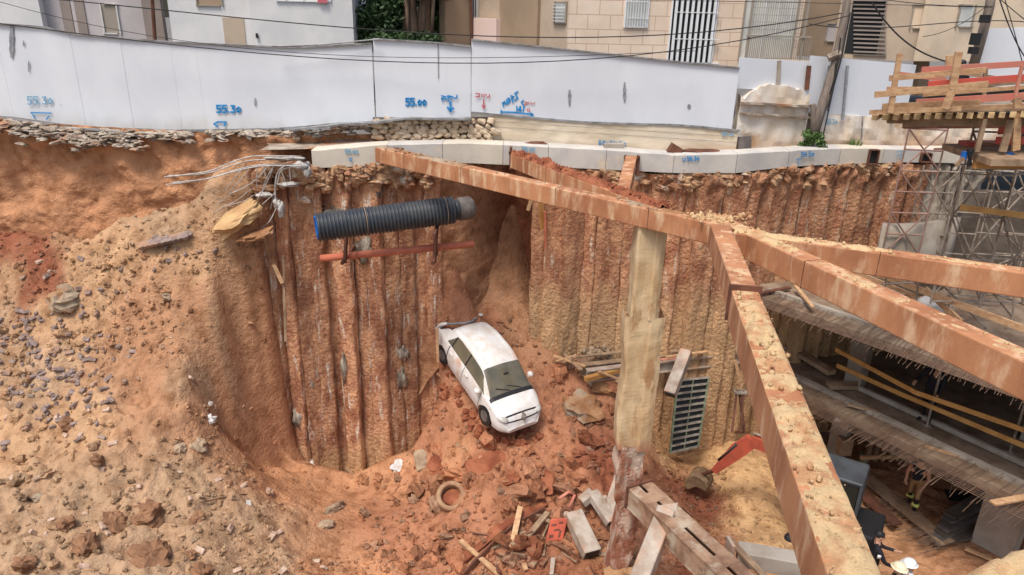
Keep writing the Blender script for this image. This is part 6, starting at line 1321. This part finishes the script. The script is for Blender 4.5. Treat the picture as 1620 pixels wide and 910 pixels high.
for (x0, y0, x1, y1, Y, m_, w_, d_) in ((1527, 244, 1700, 246, 13.6, 'woodgrey', .12, 1.6), (1541, 258, 1700, 259, 13.3, 'woodyel', .2, .1), (1541, 250, 1700, 251, 13.5, 'woodyel', .1, .5), (1580, 207, 1700, 204, 13.6, 'woodbred', .13, .05), (1576, 222, 1700, 222, 13.5, 'woodbred', .12, .05), (1540, 232, 1640, 232, 14.4, 'woodred', .2, .3), (1478, 236, 1700, 233, 17.5, 'scafred', .05, .05)):
    mb = MB(); mb.bar(P(x0, y0, Y), P(x1, y1, Y), d_, w_); mb.build('beam', M[m_], lw)
for (x0, y0, x1, y1, m_, w_) in ((1610, 155, 1607, 238, 'wood', .13), (1558, 189, 1545, 240, 'woodgrey', .08), (1600, 190, 1586, 240, 'woodgrey', .12), (1525, 250, 1512, 262, 'woodgrey', .06), (1532, 236, 1536, 262, 'black', .03), (1540, 236, 1530, 262, 'black', .03)): mb = MB(); mb.bar(P(x0, y0, 13.2), P(x1, y1, 13.2), .05, w_, up=(1, 0, 0)); mb.build('upright', M[m_], lw)
for k in range(5): mb = MB(); mb.box(P(1524+k*4.6, 229, 14.2), (.045, .3, .13)); mb.build('red_block', M['woodbred'], lw)
mb = MB(); mb.box(P(1525, 246, 13.3), (.06, .1, .14)); mb.box(P(1597, 247, 13.3), (.06, .1, .14)); mb.build('blue_tape', M['blue'], lw)

# ================================================================ floor clutter under the slabs
for (x0, y0, x1, y1, w_, m_, lab) in ((1352, 740, 1500, 860, .42, 'woodgrey', 'broad muddy board path on the floor beside the excavator'), (1340, 760, 1420, 830, .3, 'rustdark', 'dark boards left of the muddy board path')):
    mb = MB(); mb.bar(PZ(x0, y0, .12), PZ(x1, y1, .12), w_, .06, n=6, jit=.01); thing1(mb, 'board_path', M[m_], lab, 'boards')
random.seed(77); LB = ['nearest dark sheet', 'second dark sheet', 'third dark sheet', 'topmost dark sheet', 'thin dark sheet', 'long dark sheet', 'short dark sheet']
for k in range(7):
    x0, y0 = 1478+k*4, 858-k*7; x1, y1 = x0+random.uniform(70, 115), y0-random.uniform(14, 46); mb = MB(); mb.bar(PZ(x0, y0, .1+.05*k), PZ(x1, y1, .12+.05*k), .3, .03); thing1(mb, 'dark_sheet', M['greycap' if k % 2 else 'darkconc'], LB[k]+' in the pile beside the thick column', 'sheet')
e = empty('pallet', PZ(1395, 728, 0), 'timber pallet standing on the floor behind the firefighter', 'pallet')
for k in range(6): mb = MB(); a = PZ(1372+k*12, 728, .1); mb.box(a+Vector((0, 0, .3)), (.12, .05, .7)); mb.build('slat', M['woodgrey'], e)
mb = MB(); a, b = PZ(1362, 724, .7), PZ(1440, 722, .7); mb.bar(a, b, .08, .1); mb.build('top_board', M['wood'], e)
mb = MB(); a, b = PZ(1362, 724, .2), PZ(1366, 745, .2); mb.bar(a, b+Vector((0, 0, .2)), .1, .4); thing1(mb, 'green_frame', M['greensteel'], 'pale green steel frame beside the cab of the excavator', 'steel frame')
mb = MB(); mb.box(PZ(1336, 705, .6), (.35, .3, .5)); thing1(mb, 'cardboard_box', M['woodgrey'], 'brown box at the foot of the thin column', 'box')
for k in range(26):
    px, py = random.uniform(1380, 1500), random.uniform(770, 905); 
mb = MB()
for k in range(70):
    px = random.uniform(1350, 1470); py = 770+(px-1350)*.75+random.gauss(0, 12); a = PZ(px, py, .1); mb.tube([a, a+Vector((random.uniform(.4, .9), random.uniform(.05, .3), random.uniform(-.02, .05)))], .012, 4)
for k in range(60):
    px = random.uniform(1230, 1310); py = random.uniform(655, 720); a = PZ(px, py, .1); mb.tube([a, a+Vector((random.uniform(.5, 1.2), random.uniform(-.2, .2), .03))], .02, 4)
tag(mb.build('floor_rods', M['rebar']), 'litter of rebar and laths on the floor under the slabs', 'rebar litter', kind='stuff')
mb = MB(); mb.bar(PZ(1527, 868, .08), PZ(1585, 892, .08), .1, .05); thing1(mb, 'plank', M['wood'], 'pale lath on the floor left of the thick column foot', 'plank')
e = empty('hanging_frame', PZ(1520, 790, .4), 'dark tray with two bent rods standing on the floor under the rebar ends', 'tray')
mb = MB(); q = PZ(1520, 786, .3); mb.box(q, (.7, .45, .06), rotz(-.2)); mb.build('tray', M['black'], e); 
for (x1, y1, x0) in ((1516, 738, 1502), (1530, 742, 1522)): mb = MB(); mb.tube([PZ(x0, 780, .35), PZ(x1, y1, 1.4)], .015, 5); mb.build('rod', M['scaf'], e)
# near heap of soil in the lower right corner
mb = MB(); g = []; c = P(1620, 890, 4.6)
for i in range(60):
    row = []
    for j in range(50):
        x = 2.2+i*.055; yv = 3.0+j*.05; zc_ = 9.0-.3*max(0, (3.4-x))**1.2-1.3*max(0, yv-3.95+.35*max(0, 3.6-x))**1.0 - .05*abs(yv-4) ; v = Vector((x*1.5, yv*1.5, 3))
        row.append((x, yv, zc_+.16*mnoise.noise(v)+.09*mnoise.noise(v*2.7)+.05*mnoise.noise(v*6)+.03*mnoise.noise(v*13)-.2*max(0, 2.95-x)*4))
    g.append(row)
mb.sheet(g)
o = mb.build('near_soil_heap', M['strutsoil'], smooth=True); tag(o, 'sandy lumpy heap of soil in the lower right corner, close to the camera', 'soil heap', kind='stuff')

# ================================================================ people
def person(label, base, face, jn, cloth, helmet=None, hair=(.02, .015, .012), scale=1.0, extra=None):
    """jn: joint offsets in the figure's frame (x right, y forward, z up); cloth: material per bone"""
    e = tag(empty('person', base), label, 'person')
    e.rotation_euler = (0, 0, face)
    J = {'pelvis': (0, 0, .95), 'waist': (0, 0, 1.1), 'chest': (0, .0, 1.33), 'neck': (0, .0, 1.48), 'head0': (0, .015, 1.57), 'head1': (0, .02, 1.72),
         'shl': (-.19, 0, 1.42), 'ell': (-.24, .02, 1.14), 'wrl': (-.22, .12, .9), 'pal': (-.22, .15, .82), 'shr': (.19, 0, 1.42), 'elr': (.24, .02, 1.14), 'wrr': (.22, .12, .9), 'par': (.22, .15, .82),
         'hpl': (-.1, 0, .9), 'knl': (-.11, .03, .5), 'anl': (-.11, -.02, .1), 'tol': (-.12, .15, .04), 'hpr': (.1, 0, .9), 'knr': (.11, .03, .5), 'anr': (.11, -.02, .1), 'tor': (.12, .15, .04)}
    J.update(jn)
    rad = {'pelvis': .15, 'waist': .14, 'chest': .165, 'neck': .06, 'head0': .085, 'head1': .09, 'sh': .075, 'el': .048, 'wr': .034, 'pa': .034, 'hp': .095, 'kn': .066, 'an': .045, 'to': .04}
    E = [('pelvis', 'waist'), ('waist', 'chest'), ('chest', 'neck'), ('neck', 'head0'), ('head0', 'head1')]
    for s in 'lr': E += [('chest', 'sh'+s), ('sh'+s, 'el'+s), ('el'+s, 'wr'+s), ('wr'+s, 'pa'+s), ('pelvis', 'hp'+s), ('hp'+s, 'kn'+s), ('kn'+s, 'an'+s), ('an'+s, 'to'+s)]
    V = {k: Vector(v)*scale for k, v in J.items()}; names = list(V); rr = {k: rad.get(k, rad.get(k[:2], .05))*scale for k in names}
    for s in 'lr':   # four fingers and a thumb
        d = (V['pa'+s]-V['wr'+s]).normalized(); sd_ = d.cross(Vector((0, 0, 1))); sd_ = sd_.normalized() if sd_.length > .1 else Vector((0, 1, 0)); dn = d.cross(sd_)
        for q, (o_, l_) in enumerate(((-.03, .07), (-.01, .08), (.01, .075), (.03, .06))):
            a = 'f%d%s' % (q, s); V[a+'a'] = V['pa'+s]+d*(l_*.55)+sd_*o_; V[a+'b'] = V[a+'a']+d*(l_*.4)+dn*.02; rr[a+'a'] = .0095; rr[a+'b'] = .008; E += [('pa'+s, a+'a'), (a+'a', a+'b')]
        a = 't'+s; V[a+'a'] = V['wr'+s]+d*.04+sd_*.045; V[a+'b'] = V[a+'a']+d*.035+sd_*.015; rr[a+'a'] = .011; rr[a+'b'] = .009; E += [('wr'+s, a+'a'), (a+'a', a+'b')]
    names = list(V); me = bpy.data.meshes.new('body'); me.from_pydata([V[k] for k in names], [(names.index(a), names.index(b)) for a, b in E], [])
    o = bpy.data.objects.new('body', me); C.objects.link(o); o.modifiers.new('k', 'SKIN'); sv = me.skin_vertices[0].data
    for i, k in enumerate(names): sv[i].radius = (rr[k]*(1.25 if k in ('chest', 'waist', 'pelvis') else 1), rr[k]*(.85 if k in ('chest', 'waist', 'pelvis') else 1)); sv[i].use_root = (k == 'pelvis')
    o.modifiers.new('s', 'SUBSURF').levels = 1; o.modifiers['s'].render_levels = 1
    dg = bpy.context.evaluated_depsgraph_get(); dg.update(); m2 = bpy.data.meshes.new_from_object(o.evaluated_get(dg)); bpy.data.objects.remove(o)
    ms = list(dict.fromkeys(list(cloth.values())+['skin'])); m2.materials.clear(); [m2.materials.append(M[x]) for x in ms]
    def part(a):
        if a.startswith('f') and a[1:2].isdigit() or a in ('tla', 'tlb', 'tra', 'trb') or a[:2] == 'pa': return 'skin'
        if a[:4] == 'head' or a == 'neck': return 'skin'
        if a[:2] in ('el', 'wr'): return cloth.get('sleeve', cloth['top'])
        if a[:2] in ('sh',) or a in ('chest', 'waist'): return cloth['top']
        if a[:2] in ('an', 'to'): return cloth['boot']
        return cloth['legs']
    segs_ = [(V[a], V[b], part(b)) for a, b in E]
    for p_ in m2.polygons:
        c = p_.center; best = None
        for a, b, q in segs_:
            t = max(0, min(1, (c-a).dot(b-a)/max((b-a).length_squared, 1e-6))); dd = (c-a.lerp(b, t)).length
            if best is None or dd < best[0]: best = (dd, q)
        p_.material_index = ms.index(best[1]); p_.use_smooth = True
    bo = bpy.data.objects.new('body', m2); C.objects.link(bo); bo.parent = e
    h = (V['head0']+V['head1'])/2; hdv = Vector((0, 1, 0)); s = scale
    def loc(mb, name, m): mb.local = True; me_ = bpy.data.meshes.new(name); me_.from_pydata(mb.v, [], mb.f); me_.materials.append(M[m]); me_.polygons.foreach_set('use_smooth', [True]*len(mb.f)); oo = bpy.data.objects.new(name, me_); C.objects.link(oo); oo.parent = e; return oo
    mb = MB(); mb.blob(h+Vector((0, .095, -.01)), (.014, .022, .022), amp=0, rings=5, seg=7); loc(mb, 'nose', 'skin')
    for sx in (-1, 1):
        mb = MB(); mb.blob(h+Vector((.033*sx, .082, .022)), .011, amp=0, rings=5, seg=7); loc(mb, 'eye', 'black'); mb = MB(); mb.blob(h+Vector((.09*sx, 0, 0)), (.012, .02, .03), amp=0, rings=5, seg=7); loc(mb, 'ear', 'skin')
    mb = MB(); mb.blob(h+Vector((0, .088, -.045)), (.024, .008, .006), amp=0, rings=5, seg=7); loc(mb, 'mouth', 'redclod')
    if helmet:
        mb = MB(); g = []
        for i in range(7):
            ph = math.pi/2*i/6; g.append([h+Vector((.125*math.cos(ph)*math.cos(a), .145*math.cos(ph)*math.sin(a), .045+.12*math.sin(ph))) for a in np.linspace(0, 2*math.pi, 21)])
        g.insert(0, [h+Vector((.15*math.cos(a), .175*math.sin(a), .035)) for a in np.linspace(0, 2*math.pi, 21)]); mb.sheet(g); loc(mb, 'helmet', helmet)
    else:
        mb = MB(); mb.blob(h+Vector((0, -.02, .045)), (.098, .105, .085), amp=.12, rings=8, seg=12); loc(mb, 'hair', 'black')
    if extra:
        for (nm, c, sz, m_) in extra: mb = MB(); mb.box(c, sz); loc(mb, nm, m_)
    return e
M['skin'] = mat('skin', lin((190, 140, 112)), None, bump=0, rough=.6)
M['uniform'] = mat('black_uniform', (.013, .013, .018), (.02, .02, .026), scale=9, bump=0, rough=.8)
M['turnout'] = mat('tan_turnout', lin((170, 132, 84)), lin((140, 106, 66)), scale=9, bump=.1)
M['reflect'] = mat('yellow_reflective', lin((214, 220, 96)), None, bump=0, rough=.4)
M['helmcream'] = mat('cream_helmet', lin((226, 216, 184)), None, bump=0, rough=.35)
M['boots'] = mat('black_boots', (.02, .018, .016), None, bump=0)
u_ = {'top': 'uniform', 'legs': 'uniform', 'boot': 'boots'}
ang_to = lambda dx, dy: math.atan2(-dx, dy)
q = PZ(1392, 846, 1.68); person('person in black police uniform beside the near strut, arms held forward', (q.x, q.y, 0), ang_to(.95, -.3), {'ell': (-.26, .16, 1.2), 'wrl': (-.2, .42, 1.2), 'pal': (-.18, .5, 1.22), 'elr': (.26, .16, 1.16), 'wrr': (.2, .4, 1.06), 'par': (.18, .48, 1.05)}, u_, extra=[('arm_patch', (.275, .02, 1.3), (.02, .07, .09), 'white')])
q = PZ(1421, 901, 1.62); person('person with a cream helmet at the bottom edge in front of the police officer', (q.x, q.y, 0), ang_to(.5, -.8), {'elr': (.28, .2, 1.18), 'wrr': (.2, .4, 1.25), 'par': (.18, .47, 1.28)}, {'top': 'turnout', 'legs': 'turnout', 'boot': 'boots'}, helmet='helmcream')
q = PZ(1437, 893, 1.66); person('person with a white helmet right of the cream helmet', (q.x, q.y, 0), ang_to(.9, -.1), {'elr': (.28, .2, 1.18), 'wrr': (.2, .4, 1.3), 'par': (.18, .47, 1.33)}, u_, helmet='white', extra=[('white_collar', (0, -.0, 1.47), (.3, .22, .03), 'white')])
q = PZ(1440, 806, 0); person('person in dark shirt and tan firefighter trousers with yellow bands, walking under the slab', tuple(q), ang_to(-.7, -.7), {'pelvis': (0, -.02, .95), 'chest': (0, .07, 1.32), 'neck': (0, .12, 1.46), 'head0': (0, .16, 1.54), 'head1': (0, .2, 1.68), 'shl': (-.19, .08, 1.4), 'shr': (.19, .08, 1.4), 'ell': (-.27, .14, 1.15), 'wrl': (-.22, .34, .98), 'pal': (-.2, .4, .93), 'elr': (.27, .05, 1.12), 'wrr': (.25, .12, .88), 'knl': (-.13, .22, .52), 'anl': (-.13, .2, .1), 'tol': (-.14, .36, .04), 'knr': (.12, -.04, .5), 'anr': (.12, -.28, .12), 'tor': (.12, -.14, .04)},
       {'top': 'uniform', 'sleeve': 'skin', 'legs': 'turnout', 'boot': 'boots'}, extra=[('reflective_band', (-.13, .21, .34), (.17, .17, .07), 'reflect'), ('reflective_band', (.12, -.16, .32), (.17, .17, .07), 'reflect')])
q = PZ(1463, 668, Z1); person('person in dark clothes standing on the lower slab behind the guard rails', tuple(q), ang_to(-.9, -.4), {'elr': (.27, .2, 1.2), 'wrr': (.2, .42, 1.15), 'par': (.18, .5, 1.12)}, u_)
q = P(1523, 101, 23.6); person('person with dark hair looking over the planks of the timber deck', (q.x, q.y, q.z-1.65), ang_to(-.2, -1), {}, u_)
q = PZ(1612, 738, 1.66); person('person with a white helmet at the right edge behind the thick column', (q.x, q.y, 0), ang_to(-1, 0), {}, {'top': 'white', 'legs': 'uniform', 'boot': 'boots'}, helmet='white')
